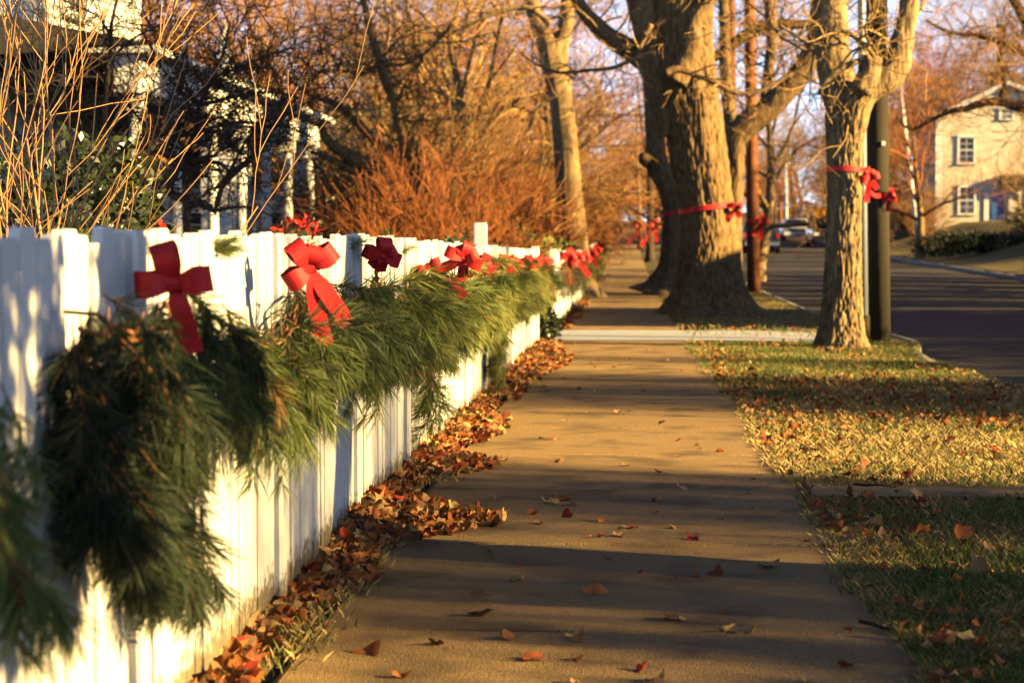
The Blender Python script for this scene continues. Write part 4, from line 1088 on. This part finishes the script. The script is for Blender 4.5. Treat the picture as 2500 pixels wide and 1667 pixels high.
for i, (x, y, ry, z0, z1) in enumerate(((14.5, 12.0, 1.5, 6.6, 10.2), (14.5, 27.8, 1.5, 6.6, 12.5), (15, 20.5, 1.6, 7.2, 12.5))):  # unseen high crowns, added to shade the left gardens but not the walk
    zc = (z0+z1)/2
    leafy_shrub('pine_tree', ['tall high-crowned pine across the street outside the view, first of three', 'tall high-crowned pine across the street outside the view, farthest of three', 'tall high-crowned pine across the street outside the view, middle of three'][i],
                (x, y), [((0, 0, zc-.6), (1.2, ry, (z1-z0)/2.2)), ((0, .1, zc+.7), (1.0, ry*.8, (z1-z0)/2.4))], M['hedge'], 5200, .24, 120+i, 'tree', 5)
leafy_shrub('columnar_evergreen', 'tall columnar evergreen across the street outside the view', (14, 43.3), [((0, 0, 2.5), (.55, .55, 2.6)), ((0, 0, 6), (.5, .5, 3)), ((0, 0, 8.6), (.35, .35, 2))], M['hedge'], 14000, .2, 110, 'tree', 4)  # unseen column, added to put the knobbly trunk in shade
# ================================================================== BUILDINGS
def window(root, o, ax, w, h, m=None, panes=(2, 2), nm='window'):
    """o: centre on the wall; ax: '-y' or '+x' facing"""
    def B(mb, u0, u1, z0, z1, d0, d1):
        if ax == '-y': mb.box((o[0]+u0, o[1]-d1, o[2]+z0), (o[0]+u1, o[1]-d0, o[2]+z1))
        else: mb.box((o[0]+d0, o[1]+u0, o[2]+z0), (o[0]+d1, o[1]+u1, o[2]+z1))
    f = MB(); t = .12
    B(f, -w/2-t, -w/2, -h/2, h/2, .003, .07); B(f, w/2, w/2+t, -h/2, h/2, .003, .07)
    B(f, -w/2-t-.02, w/2+t+.02, h/2, h/2+t+.03, .003, .09); B(f, -w/2-t-.04, w/2+t+.04, -h/2-.09, -h/2, .003, .11)
    fo = f.build(nm, M['trim'], root)
    g = MB(); B(g, -w/2, w/2, -h/2, h/2, .006, .02); g.build('pane', M['glass'], fo)
    s = MB()
    B(s, -w/2, w/2, -.03, .03, .0205, .05)
    for k in range(1, panes[0]):
        u = -w/2+w*k/panes[0]; B(s, u-.012, u+.012, .031, h/2, .0205, .035); B(s, u-.012, u+.012, -h/2, -.031, .0205, .035)
    for q in (-h/4, h/4): B(s, -w/2, w/2, q-.012, q+.012, .0355, .042)
    s.build('sash', M['trim'], fo)

def clap_x(root, x, y0, y1, z0, z1, m, step=.13):     # boards on a +x facing wall
    z = z0
    while z < z1-.01:
        mb = MB(); zt = min(z1, z+step)
        mb.add([(x, y0, z), (x+.028, y0, z), (x+.008, y0, zt), (x, y0, zt), (x, y1, z), (x+.028, y1, z), (x+.008, y1, zt), (x, y1, zt)],
               [(0,1,2,3),(7,6,5,4),(1,5,6,2),(0,4,5,1),(3,2,6,7),(0,3,7,4)])
        mb.build('clapboard', m, root); z += step+.001
# --- House A: white house with columned porch (left)
hz = gz(30)
HA = thing('porch_house', 'white two storey house with a columned front porch behind bare branches', 'house', (-8, 24, hz))
wl = MB(); wl.box((-7, -8, 0), (0, 9.2, 7.5)); wl.build('wall', M['whitewall'], HA)
clap_x(HA, 0.0, -8, 8.9, 3.55, 7.3, M['whitewall'])
clap_x(HA, 0.0, -8, 8.9, .5, 3.0, M['whitewall'])
mb = MB(); mb.box((-.12, 8.9, 0), (.07, 9.27, 7.4)); mb.build('corner_board', M['trim'], HA)
mb = MB(); mb.prism([(-7.5, 7.45), (.5, 7.45), (.5, 7.7), (-3.5, 10.6), (-7.5, 7.7)], 'y', -8.4, 9.6); mb.build('roof', M['roof'], HA)
mb = MB(); mb.box((.0, -8, 7.3), (.45, 9.5, 7.449)); mb.build('cornice', M['trim'], HA)
for yy in (-5.5, -2.0, 1.5, 5.3): window(HA, (.03, yy, 5.3), '+x', .95, 1.7)
for yy in (1.0, 4.6, 7.4): window(HA, (.03, yy, 1.8), '+x', .95, 1.6)
mb = MB(); mb.box((.031, 2.3, .45), (.07, 3.3, 2.6)); d = mb.build('door', M['lit'], HA)
mb = MB(); mb.box((.0705, 2.45, 1.3), (.11, 2.5, 1.38)); mb.build('handle', M['chrome'], d)
# porch
mb = MB(); mb.box((.03, 0, 0), (2.35, 14.3, .42)); mb.build('porch_floor', M['trim'], HA)
mb = MB(); mb.box((1.95, 0.0, 2.95), (2.25, 14.2, 3.40)); mb.build('entablature', M['trim'], HA)
mb = MB(); mb.box((.03, 13.9, 2.95), (1.949, 14.2, 3.40)); mb.build('entablature', M['trim'], HA)
mb = MB(); mb.box((1.7, -.2, 3.401), (2.5, 14.5, 3.49)); mb.build('cornice', M['trim'], HA)
mb = MB(); mb.add([(0.03, -.2, 3.97), (2.5, -.2, 3.491), (2.5, 14.5, 3.491), (.03, 14.5, 3.97), (0.03, -.2, 3.35), (2.5, -.2, 3.49), (2.5, 14.5, 3.49), (.03, 14.5, 3.35)],
                  [(0,1,2,3), (0,4,1), (3,2,7), (4,0,3,7)]); mb.build('porch_roof', M['roof'], HA)
def column(root, x, y, z0, z1, r=.085):
    mb = MB(); mb.box((x-r*1.5, y-r*1.5, z0), (x+r*1.5, y+r*1.5, z0+.1))
    mb.tube([(x, y, z0+.1), (x, y, z0+.6), (x, y, z1-.22)], [r, r, r*.85], 16)
    mb.box((x-r*1.4, y-r*1.4, z1-.2), (x+r*1.4, y+r*1.4, z1)); mb.build('column', M['trim'], root)
for yy in (.4, 2.6, 5.0, 7.2, 9.4, 11.5, 12.8, 14.0): column(HA, 2.1, yy, .421, 2.949)
# railing with balusters (stuff)
mb = MB()
for k in range(60):
    yy = .5+k*.15
    mb.box((2.08, yy-.018, .5), (2.12, yy+.018, 1.2))
mb.box((2.05, .4, 1.2), (2.15, 9.6, 1.27)); tag(mb.build('balustrade', M['trim'], HA), kind='stuff')
# --- spired building further back
HB = thing('spired_building', 'white tapering spire on a pale building behind the bare branches', 'building', (-8.65, 44, gz(44)))
HB.scale = (.74, .74, .74)
mb = MB(); mb.box((-2.3, 1.3, 0), (2.3, 11, 3.4)); mb.build('wall', M['whitewall'], HB)
mb = MB(); mb.prism([(-2.7, 3.35), (2.7, 3.35), (0, 5.0)], 'y', .9, 11.4); mb.build('roof', M['roof'], HB)
mb = MB(); mb.box((-.62, -.62, 0), (.62, .62, 4.9)); mb.box((-.72, -.72, 4.9), (.72, .72, 5.0)); mb.build('tower', M['trim'], HB)
mb = MB(); mb.add([(-.5, -.5, 5.001), (.5, -.5, 5.001), (.5, .5, 5.001), (-.5, .5, 5.001), (-.22, -.22, 6.4), (.22, -.22, 6.4), (.22, .22, 6.4), (-.22, .22, 6.4), (0, 0, 8.1)],
                  [(0,1,5,4),(1,2,6,5),(2,3,7,6),(3,0,4,7),(4,5,8),(5,6,8),(6,7,8),(7,4,8)]); mb.build('spire', M['trim'], HB)
window(HB, (1.4, 1.299, 1.8), '-y', .8, 1.4); window(HB, (-1.4, 1.299, 1.8), '-y', .8, 1.4)
# --- garage-like house with dark roof (left centre)
HC = thing('dark_roofed_house', 'low pale house with a dark hip roof seen through bare branches', 'house', (-7.0, 54.5, gz(54)))
HC.scale = (.85, .85, 1.05)
mb = MB(); mb.box((-2.6, 0, 0), (2.0, 7, 3.0)); mb.build('wall', M['whitewall'], HC)
mb = MB(); mb.add([(-3, -.4, 3.001), (2.4, -.4, 3.001), (2.4, 7.4, 3.001), (-3, 7.4, 3.001), (-1.4, 1.6, 4.7), (.9, 1.6, 4.7), (.9, 5.4, 4.7), (-1.4, 5.4, 4.7)],
                  [(3,2,1,0),(0,1,5,4),(1,2,6,5),(2,3,7,6),(3,0,4,7),(4,5,6,7)]); mb.build('roof', M['roof'], HC)
window(HC, (-.9, 0, 1.7), '-y', 1.0, 1.3); window(HC, (1.0, 0, 1.7), '-y', .8, 1.3)
# --- cream house on the right
GY = 116.0
b0 = W(2289, 560, GY); bz = 2.1
HD = thing('cream_house', 'cream clapboard gabled house with white trim and blue door across the street', 'house', (b0.x, GY, bz))
Wd = 7.6; ev = 5.9; ap_ = 7.6
mb = MB(); mb.prism([(0, -1.5), (Wd, -1.5), (Wd, ev), (Wd/2, ap_), (0, ev)], 'y', 0, 9); mb.build('wall', M['cream'], HD)
# clapboards on the gable
z = 0
cb = MB()
while z < ap_-.1:
    xa = 0 if z < ev else (z-ev)/(ap_-ev)*Wd/2
    xb = Wd-xa
    cb.add([(xa, -.001, z), (xb, -.001, z), (xb, -.035, z), (xa, -.035, z), (xa, -.001, z+.14), (xb, -.001, z+.14), (xb, -.01, z+.14), (xa, -.01, z+.14)],
           [(3,2,6,7),(0,1,2,3),(0,3,7,4),(1,5,6,2)]); z += .15
tag(cb.build('clapboards', M['cream'], HD), kind='stuff')
mb = MB(); mb.add([(-.4, -.35, ev-.18), (-.4, 9.3, ev-.18), (Wd/2, 9.3, ap_+.12), (Wd/2, -.35, ap_+.12), (-.4, -.35, ev+.0), (-.4, 9.3, ev), (Wd/2, 9.3, ap_+.3), (Wd/2, -.35, ap_+.3)], [(0,3,2,1),(4,5,6,7),(0,1,5,4),(0,4,7,3),(1,2,6,5)])
mb.add([(Wd+.4, -.35, ev-.18), (Wd+.4, 9.3, ev-.18), (Wd/2, 9.3, ap_+.12), (Wd/2, -.35, ap_+.12), (Wd+.4, -.35, ev+.0), (Wd+.4, 9.3, ev), (Wd/2, 9.3, ap_+.3), (Wd/2, -.35, ap_+.3)], [(0,3,2,1),(4,5,6,7),(0,1,5,4),(0,4,7,3),(1,2,6,5)])
mb.build('roof', M['roof'], HD)
mb = MB()
for sgn in (0, 1):
    x0, x1 = (-.4, Wd/2) if not sgn else (Wd+.4, Wd/2)
    mb.add([(x0, -.37, ev-.3), (x1, -.37, ap_+.0), (x1, -.37, ap_+.27), (x0, -.37, ev-.02), (x0, -.30, ev-.3), (x1, -.30, ap_), (x1, -.30, ap_+.27), (x0, -.30, ev-.02)], [(0,1,2,3),(4,7,6,5),(0,4,5,1),(3,2,6,7)])
mb.build('gable_trim', M['trim'], HD)
mb = MB(); mb.box((-.04, -.06, -.2), (.2, -.036, ev-.2)); mb.build('corner_board', M['trim'], HD)
mb = MB(); mb.box((Wd/2-.3, 3, ap_-.4), (Wd/2+.3, 3.8, ap_+1.0)); mb.build('chimney', M['brick'], HD)
window(HD, (1.55, -.035, 4.0), '-y', .78, 1.4, panes=(2, 2)); window(HD, (1.6, -.035, 1.2), '-y', .78, 1.45)
window(HD, (3.75, -.035, 6.0), '-y', .6, .5); window(HD, (5.6, -.035, 4.0), '-y', .78, 1.4)
mb = MB(); mb.box((2.95, -.08, -.9), (3.65, -.036, 1.5)); d = mb.build('door', M['lit'], HD)
mb = MB(); mb.box((3.0, -.13, .3), (3.06, -.081, .4)); mb.build('handle', M['chrome'], d)
mb = MB()
for x in (2.55, 3.9, 5.0): mb.box((x, -.1, -.9), (x+.25, -.036, 1.7))
mb.build('pilaster', M['trim'], HD)
mb = MB(); mb.box((3.5, -.5, 1.75), (8.4, -.04, 2.1)); mb.box((3.4, -.58, 2.1), (8.5, -.04, 2.6)); mb.build('porch_roof', M['roof'], HD)
for x in (4.45, 6.1, 7.6): column(HD, x, -.34, -1.2, 1.749, .08)
mb = MB(); mb.box((3.4, -.6, -1.5), (8.5, -.04, -1.2)); mb.build('porch_floor', M['trim'], HD)
mb = MB(); mb.tube([(-.13, -.1, ev-.3), (-.13, -.1, -1.2)], [.05, .05], 8); mb.build('downpipe', M['trim'], HD)
# --- unseen garage across the street, sized to shade the ground round the big tree
GG = thing('garage', 'flat roofed garage across the street outside the view', 'garage', (14, 29.3, gz(29)))
mb = MB(); mb.box((-.6, -4.9, -.1), (5, 4.6, 4.75)); mb.build('wall', M['cream'], GG)
mb = MB(); mb.box((-.7, -5.0, 4.751), (5.1, 4.7, 4.9)); mb.build('roof', M['roof'], GG)
mb = MB()
for k in range(2): mb.box((-.64, -3.9+4*k, 0), (-.601, -1.2+4*k, 2.3))
mb.build('garage_door', M['trim'], GG)
# --- far white houses down the street
for i, (px, py0, py1, w, Y, lab) in enumerate(((1969, 494, 532, 26, 190, 'bright white house gable far down the street'), (1877, 508, 545, 16, 185, 'small bright white shed far down the street'))):
    p = W(px, 545, Y); s_ = FPX/Y; zt = W(px, py0, Y).z; g0 = gnd(p.x, Y)
    o = thing('far_house', lab, 'house', (p.x, Y, g0)); h = zt-g0; hw = w/s_/2
    mb = MB(); mb.box((-hw, 0, -.3), (hw, 3, h*.85)); mb.build('wall', M['trim'], o)
    mb = MB(); mb.prism([(-hw-.2, h*.85), (hw+.2, h*.85), (0, h*1.15)], 'y', -.2, 3.2); mb.build('roof', M['roof'], o)
    window(o, (0, 0, h*.45), '-y', .45, .6)

# ================================================================== POLES
def pole(name, label, px0, py0, px1, py1, Y, wpx0, wpx1, m, cat='pole', n=20, extra=None, Y1=None):
    a = W(px0, py0, Y); a.z = gnd(a.x, a.y)-.1; b = W(px1, py1, Y1 or Y)
    root = thing(name, label, cat, (a.x, a.y, gnd(a.x, a.y)))
    off = Vector(root.location)
    mb = MB(); r0, r1 = wpx0*Y/FPX/2, wpx1*Y/FPX/2
    mb.tube([a-off, a.lerp(b, .33)-off, a.lerp(b, .66)-off, b-off], [r0, r0*.67+r1*.33, r0*.33+r1*.67, r1], n)
    mb.build('shaft', m, root)
    return root
p1 = pole('utility_pole', 'red brown wooden utility pole with a red ribbon beside the largest tree', 1841, 718, 1826, -260, 48, 33, 25, M['pole'])
p2 = pole('utility_pole', 'slim red brown utility pole seen above the largest tree in the distance', 1792, 640, 1786, -60, 77, 21, 16, M['pole'])
p3 = pole('utility_pole', 'dark weathered utility pole close behind the forked tree', 2146, 836, 2138, -420, 23.2, 56, 48, M['poledark'])
p4 = pole('lamp_post', 'slender blue grey steel post between the forked tree and dark pole', 2110, 830, 2100, -380, 22.5, 21, 17, M['steel'], 'post')
mb = MB(); mb.tube([(0, 0, -.02), (0, 0, .06)], [.09, .085], 16); mb.tube([(0, 0, .06), (0, 0, .32)], [.062, .056], 16); mb.build('base_collar', M['poledark'], p4)
p5 = pole('guy_pole', 'leaning white and grey pole in front of the dark hedges', 2246, 622, 2192, 165, 98, 11, 7, M['trim'], 'pole', 10)
p6 = pole('white_post', 'bright white post far down the street', 1920, 556, 1918, 400, 150, 9, 6, M['trim'], 'post', 10)
p7 = pole('wooden_post', 'thin tan post far down the street left of the white post', 1893, 556, 1893, 478, 145, 7, 6, M['bark3'], 'post', 8)
p8 = pole('wooden_post', 'thin brown post far down the street just left of the white post', 1906, 556, 1906, 490, 148, 6, 5, M['pole'], 'post', 8)
mb = MB(); 
for zz in (7.6, 7.1):
    mb.box((-.9, -.06, zz), (.9, .06, zz+.1))
mb.build('crossarm', M['pole'], p1)
o3 = Vector(p3.location); q3 = W(2153, 352, 23.2)-o3
mb = MB(); mb.box((q3.x-.02, q3.y-.16, q3.z-.025), (q3.x+.02, q3.y-.12, q3.z+.025)); mb.build('tag', M['trim'], p3)
# wires
def wire(a, b, sag, label, r=.008):
    mb = MB(); a = Vector(a); b = Vector(b)
    pts = [a.lerp(b, t/16)-Vector((0, 0, sag*4*(t/16)*(1-t/16))) for t in range(17)]
    mb.tube(pts, [r]*17, 4); tag(mb.build('overhead_wire', M['wire']), label, 'wire')
A = W(2138, -420, 23.2); B_ = W(1826, -120, 48); C_ = W(1786, 60, 77)
for i, (a, b, lab) in enumerate(((W(2141, -120, 23.2), W(1828, 10, 48), 'upper overhead wire between the dark pole and the red brown pole'), (W(2142, -40, 23.2), W(1829, 130, 48), 'lower overhead wire between the dark pole and the red brown pole'),
     (W(1828, 10, 48), W(1788, 180, 77), 'overhead wire running on to the distant pole'), (W(2600, 160, 75), W(1990, 230, 105), 'thin wire crossing before the cream house, upper'),
     (W(2600, 208, 75), W(1850, 268, 120), 'thin wire crossing before the cream house, middle'), (W(2600, 215, 80), W(2195, 190, 98), 'thin wire reaching the leaning white pole'),
     (W(2480, 345, 116), W(2385, 346, 110), 'short dark service wire on the cream house wall'))):
    wire(a, b, .3 if i < 6 else .02, lab, .009 if i < 3 else .014)

# ribbons around trunks
def ribbon(label, Yd, lst, wpx, parent_pts=None):
    pass
def band(label, cx, cy, rx, ry, z0, tilt, w, cat='ribbon'):
    """closed flat ribbon loop round a trunk centred (cx, cy); tilt = dz per metre in x"""
    mb = MB(); n = 40; b = 0
    for i in range(n):
        a = 2*pi*i/n
        x, y_ = cx+rx*cos(a), cy+ry*sin(a); z = z0+tilt*(x-cx)+.004*sin(3*a)
        for dr, dz in ((0, -w/2), (.004, -w/2), (.004, w/2), (0, w/2)):
            mb.v.append((cx+(rx+dr)*cos(a), cy+(ry+dr)*sin(a), z+dz))
    for i in range(n):
        for j in range(4):
            a0 = i*4+j; a1 = i*4+(j+1) % 4; b0_ = ((i+1) % n)*4+j; b1_ = ((i+1) % n)*4+(j+1) % 4
            mb.f.append((a0, a1, b1_, b0_)); mb.m.append(0); mb.sm.append(False)
    o = mb.build('ribbon_band', M['red'])
    tag(o, label, cat, 'ribbons round trunks and poles')
    return o
# tree 1 ribbon at photo y ~505
c = W(1725, 508, 34.5); e = W(1790, 500, 34.5); band('red ribbon wrapped round the largest tree trunk', c.x, c.y, .455, .46, c.z, .14, .085)
c = W(1640, 522, 47); band('red ribbon wrapped round the dark knobbly trunk', c.x, c.y, .225, .23, c.z, .15, .09)
c = W(2062, 414, 21.6); band('red ribbon wrapped round the forked furrowed tree', c.x, c.y, .188, .195, c.z, 0, .05)
c = W(2140, 480, 23.2); band('red ribbon wrapped round the dark weathered pole', c.x, c.y, .133, .135, c.z, -.05, .05)
c = W(1838, 538, 48); band('red ribbon wrapped round the red brown utility pole', c.x, c.y, .158, .16, c.z, 0, .09)
c = W(1588, 540, 88); band('red ribbon wrapped round the thin dark far tree', c.x, c.y, .165, .17, c.z, 0, .12)
# loose ends + bows
bow(51, W(2123, 432, 21.35), (.2, -.3, .1), 'red bow with upright loops tied at the side of the forked tree', 1.35, (.12, .2), 5, 1.2, 'bows on street trees and poles')
bow(52, W(2172, 478, 23.05), (.1, .4, -.2), 'red bow with pointed tails tied to the dark pole', 1.05, (.17, .15), 4, .8, 'bows on street trees and poles')
bow(53, W(1862, 540, 47.7), (.1, .2, 0), 'small red bow on the red brown pole', 2.0, (.22, .2), 3, .7, 'bows on street trees and poles')
bow(54, W(1797, 512, 34.2), (.1, .9, 0), 'red bow on the right side of the largest trunk', 1.8, (.34, .3), 3, .5, 'bows on street trees and poles')
bow(55, W(1600, 550, 87.5), (0, .2, 0), 'tiny red bow on the thin dark far tree', 3.6, (.2, .3), 4, 1, 'bows on street trees and poles')
bow(56, W(1561, 552, 111.5), (0, .2, 0), 'tiny red bow on the pale slim far tree', 4.0, (.2, .3), 4, 1, 'bows on street trees and poles')
# ribbon draped from big tree to the pole
mb = MB(); a = W(1788, 502, 34.1); b = W(1826, 536, 47.6)
a2 = W(2108, 440, 21.5); b2 = W(2150, 478, 23.0)
for (p, q, w) in ((a2, b2, .05),):
    pts = [p.lerp(q, t/8)-Vector((0, 0, .06*sin(pi*t/8))) for t in range(9)]
    strip_pts(mb, pts, Vector((0, .2, 1)).normalized(), w)
tag(mb.build('ribbon_strip', M['red']), 'red ribbon strip sagging from the forked tree to the dark pole', 'ribbon')

# ================================================================== SIGNS + CARS
def sign_diamond(label, px, py, Y, size):
    p = W(px, py, Y); g0 = gnd(p.x, Y)
    root = thing('warning_sign', label, 'road sign', (p.x, Y, g0))
    z = p.z-g0
    mb = MB(); mb.box((-.03, .011, -.1), (.03, .06, z+.2)); mb.build('post', M['steel'], root)
    h = size*.7071
    mb = MB(); mb.prism([(-h, z), (0, z-h), (h, z), (0, z+h)], 'y', -.01, .01); pl = mb.build('panel', M['sign'], root)
    mb = MB()   # walking figure
    mb.tube([(0, -.014, z+.19*size*1.4), (0, -.0141, z+.30*size*1.2)], [.05*size*1.3]*2, 10)
    mb.prism([(-.05*size, z+.22*size), (.06*size, z+.22*size), (.05*size, z-.02), (-.05*size, z-.02)], 'y', -.016, -.011)
    mb.prism([(-.05*size, z-.02), (.01*size, z-.02), (-.12*size, z-.33*size), (-.19*size, z-.33*size)], 'y', -.0165, -.0115)
    mb.prism([(-.01*size, z-.02), (.05*size, z-.02), (.17*size, z-.31*size), (.10*size, z-.33*size)], 'y', -.017, -.012)
    mb.build('pictogram', M['signblk'], pl)
    zz = z-h-.32*size
    mb = MB(); mb.box((-.3*size, -.01, zz-.15*size), (.3*size, .01, zz+.2*size)); p2_ = mb.build('plaque', M['sign'], root)
    mb = MB(); mb.prism([(-.18*size, zz-.04*size), (-.05*size, zz-.12*size), (.1*size, zz+.12*size), (.16*size, zz+.16*size), (.0, zz+.1*size)], 'y', -.015, -.0105); mb.build('arrow', M['signblk'], p2_)
sign_diamond('orange diamond pedestrian warning sign with a small arrow plaque down the street', 2006, 520, 140, .82)

def wheel(root, x, y, r=.34):
    mb = MB(); mb.tube([(x-.11, y, r), (x-.08, y, r), (x+.08, y, r), (x+.11, y, r)], [r*.92, r, r, r*.92], 20, 0, smooth=False); w = mb.build('wheel', M['rubber'], root)
    mb = MB(); mb.tube([(x-.115, y, r), (x+.115, y, r)], [r*.58]*2, 14, smooth=False); mb.build('rim', M['chrome'], w)
def car(name, label, loc, rz, body, kind='suv', cat='car'):
    root = thing(name, label, cat, loc, rz)
    # local: length along y (front at +y), width along x
    if kind == 'truck':
        prof = [(-2.7,.55),(-2.72,1.12),(-.6,1.15),(-.55,1.15),(1.2,1.15),(2.4,1.08),(2.62,.85),(2.62,.5)]
        cab = [(-.62,1.15),(-.45,1.85),(.75,1.86),(1.45,1.16)]
    elif kind == 'suv':
        prof = [(-2.3,.45),(-2.35,.95),(-2.2,1.05),(1.1,1.05),(2.1,.92),(2.3,.7),(2.3,.42)]
        cab = [(-2.22,1.05),(-1.95,1.66),(.45,1.68),(1.15,1.05)]
    else:
        prof = [(-2.25,.38),(-2.3,.8),(-2.1,.95),(1.0,.94),(2.1,.76),(2.25,.6),(2.25,.34)]
        cab = [(-1.7,.95),(-1.05,1.42),(.3,1.43),(1.05,.94)]
    def loft(profile, hw0, hw1, z0, z1, name, m, par):
        mb = MB(); rows = []
        for sx, k in ((-1, 1), (-.9, 1.0), (.9, 1.0), (1, 1)):
            pass
        n = len(profile); zs_ = [z for _, z in profile]; za, zb = min(zs_), max(zs_)
        V = []
        for sx in (-1, 1):
            for (yy, zz) in profile:
                t = (zz-za)/(zb-za+1e-6); hw = hw0+(hw1-hw0)*t; V.append((sx*hw, yy, zz))
        mb.add(V, [tuple(range(n-1, -1, -1)), tuple(range(n, 2*n))]+[(i, (i+1) % n, (i+1) % n+n, i+n) for i in range(n)])
        o = mb.build(name, m, par)
        bv = o.modifiers.new('b', 'BEVEL'); bv.width = .06; bv.segments = 2
        return o
    loft(prof, .93, .88, 0, 0, 'body', body, root)
    loft(cab, .84, .68, 0, 0, 'cabin', body, root)
    # glazing just proud of the cabin
    (y0, z0), (y1, z1), (y2, z2), (y3, z3) = cab
    def quad(nm, pts, m): 
        mb = MB(); mb.add(pts, [(0,1,2,3)]); mb.build(nm, m, root)
    e = .02; 
    quad('rear_window', [(-.72, y0-e+.04, z0+.12), (.72, y0-e+.04, z0+.12), (.6, y1-e-.03, z1-.08), (-.6, y1-e-.03, z1-.08)], M['glass'])
    quad('windscreen', [(-.72, y3+e-.10, z3+.11), (.72, y3+e-.10, z3+.11), (.6, y2+e+.10, z2-.08), (-.6, y2+e+.10, z2-.08)], M['glass'])
    for sx in (-1, 1):
        x0, x1 = sx*.845, sx*.705
        for ya, yb in ((y0+.3, (y0+y3)/2-.06), ((y0+y3)/2+.04, y3-.45)):
            ta = .72
            quad('side_window', [(x0, ya, z0+.08), (x0, yb, z0+.08), (x0+(x1-x0)*.85, yb-.12 if yb > .2 else yb, z1-.09), (x0+(x1-x0)*.85, ya+.12, z1-.09)], M['glass'])
    for sx in (-1, 1):
        for yy in (prof[0][0]+.85, prof[-1][0]-.85): wheel(root, sx*.84, yy)
    f = prof[-1][0]; b = prof[0][0]
    for sx in (-1, 1):
        mb = MB(); mb.box((sx*.72-.15, f-.02, .66), (sx*.72+.15, f+.03, .82)); mb.build('headlight', M['lamp'], root)
        mb = MB(); mb.box((sx*.8-.08, b-.05, .78), (sx*.8+.08, b+.02, 1.02)); mb.build('tail_light', M['tail'], root)
        mb = MB(); mb.box((sx*1.02-.1, y3-.2, 1.08), (sx*1.02+.1, y3-.08, 1.22)); mb.build('mirror', body, root)
    mb = MB(); mb.box((-.88, f-.02, .36), (.88, f+.07, .56)); mb.build('bumper', M['chrome'] if kind == 'truck' else body, root)
    mb = MB(); mb.box((-.88, b-.09, .40), (.88, b+.01, .58)); mb.build('bumper', M['chrome'] if kind == 'truck' else body, root)
    mb = MB(); mb.box((-.5, f-.01, .60), (.5, f+.025, .74)); mb.build('grille', M['rubber'], root)
    return root
p = W(1858, 617, 106); car('pickup_truck', 'dark navy pickup truck parked on the street behind the red brown pole', (p.x, 108, gz(108)-.1), 0, M['blue'], 'truck', 'truck')
p = W(1948, 584, 130); car('parked_car', 'white car facing us far down the street beside the white post', (p.x, 132, gz(132)-.08), pi, M['carwhite'], 'sedan')
p = W(2018, 590, 118); car('parked_car', 'black car mostly hidden behind the forked tree trunk', (p.x, 119, gz(119)-.08), pi, M['black'], 'suv')
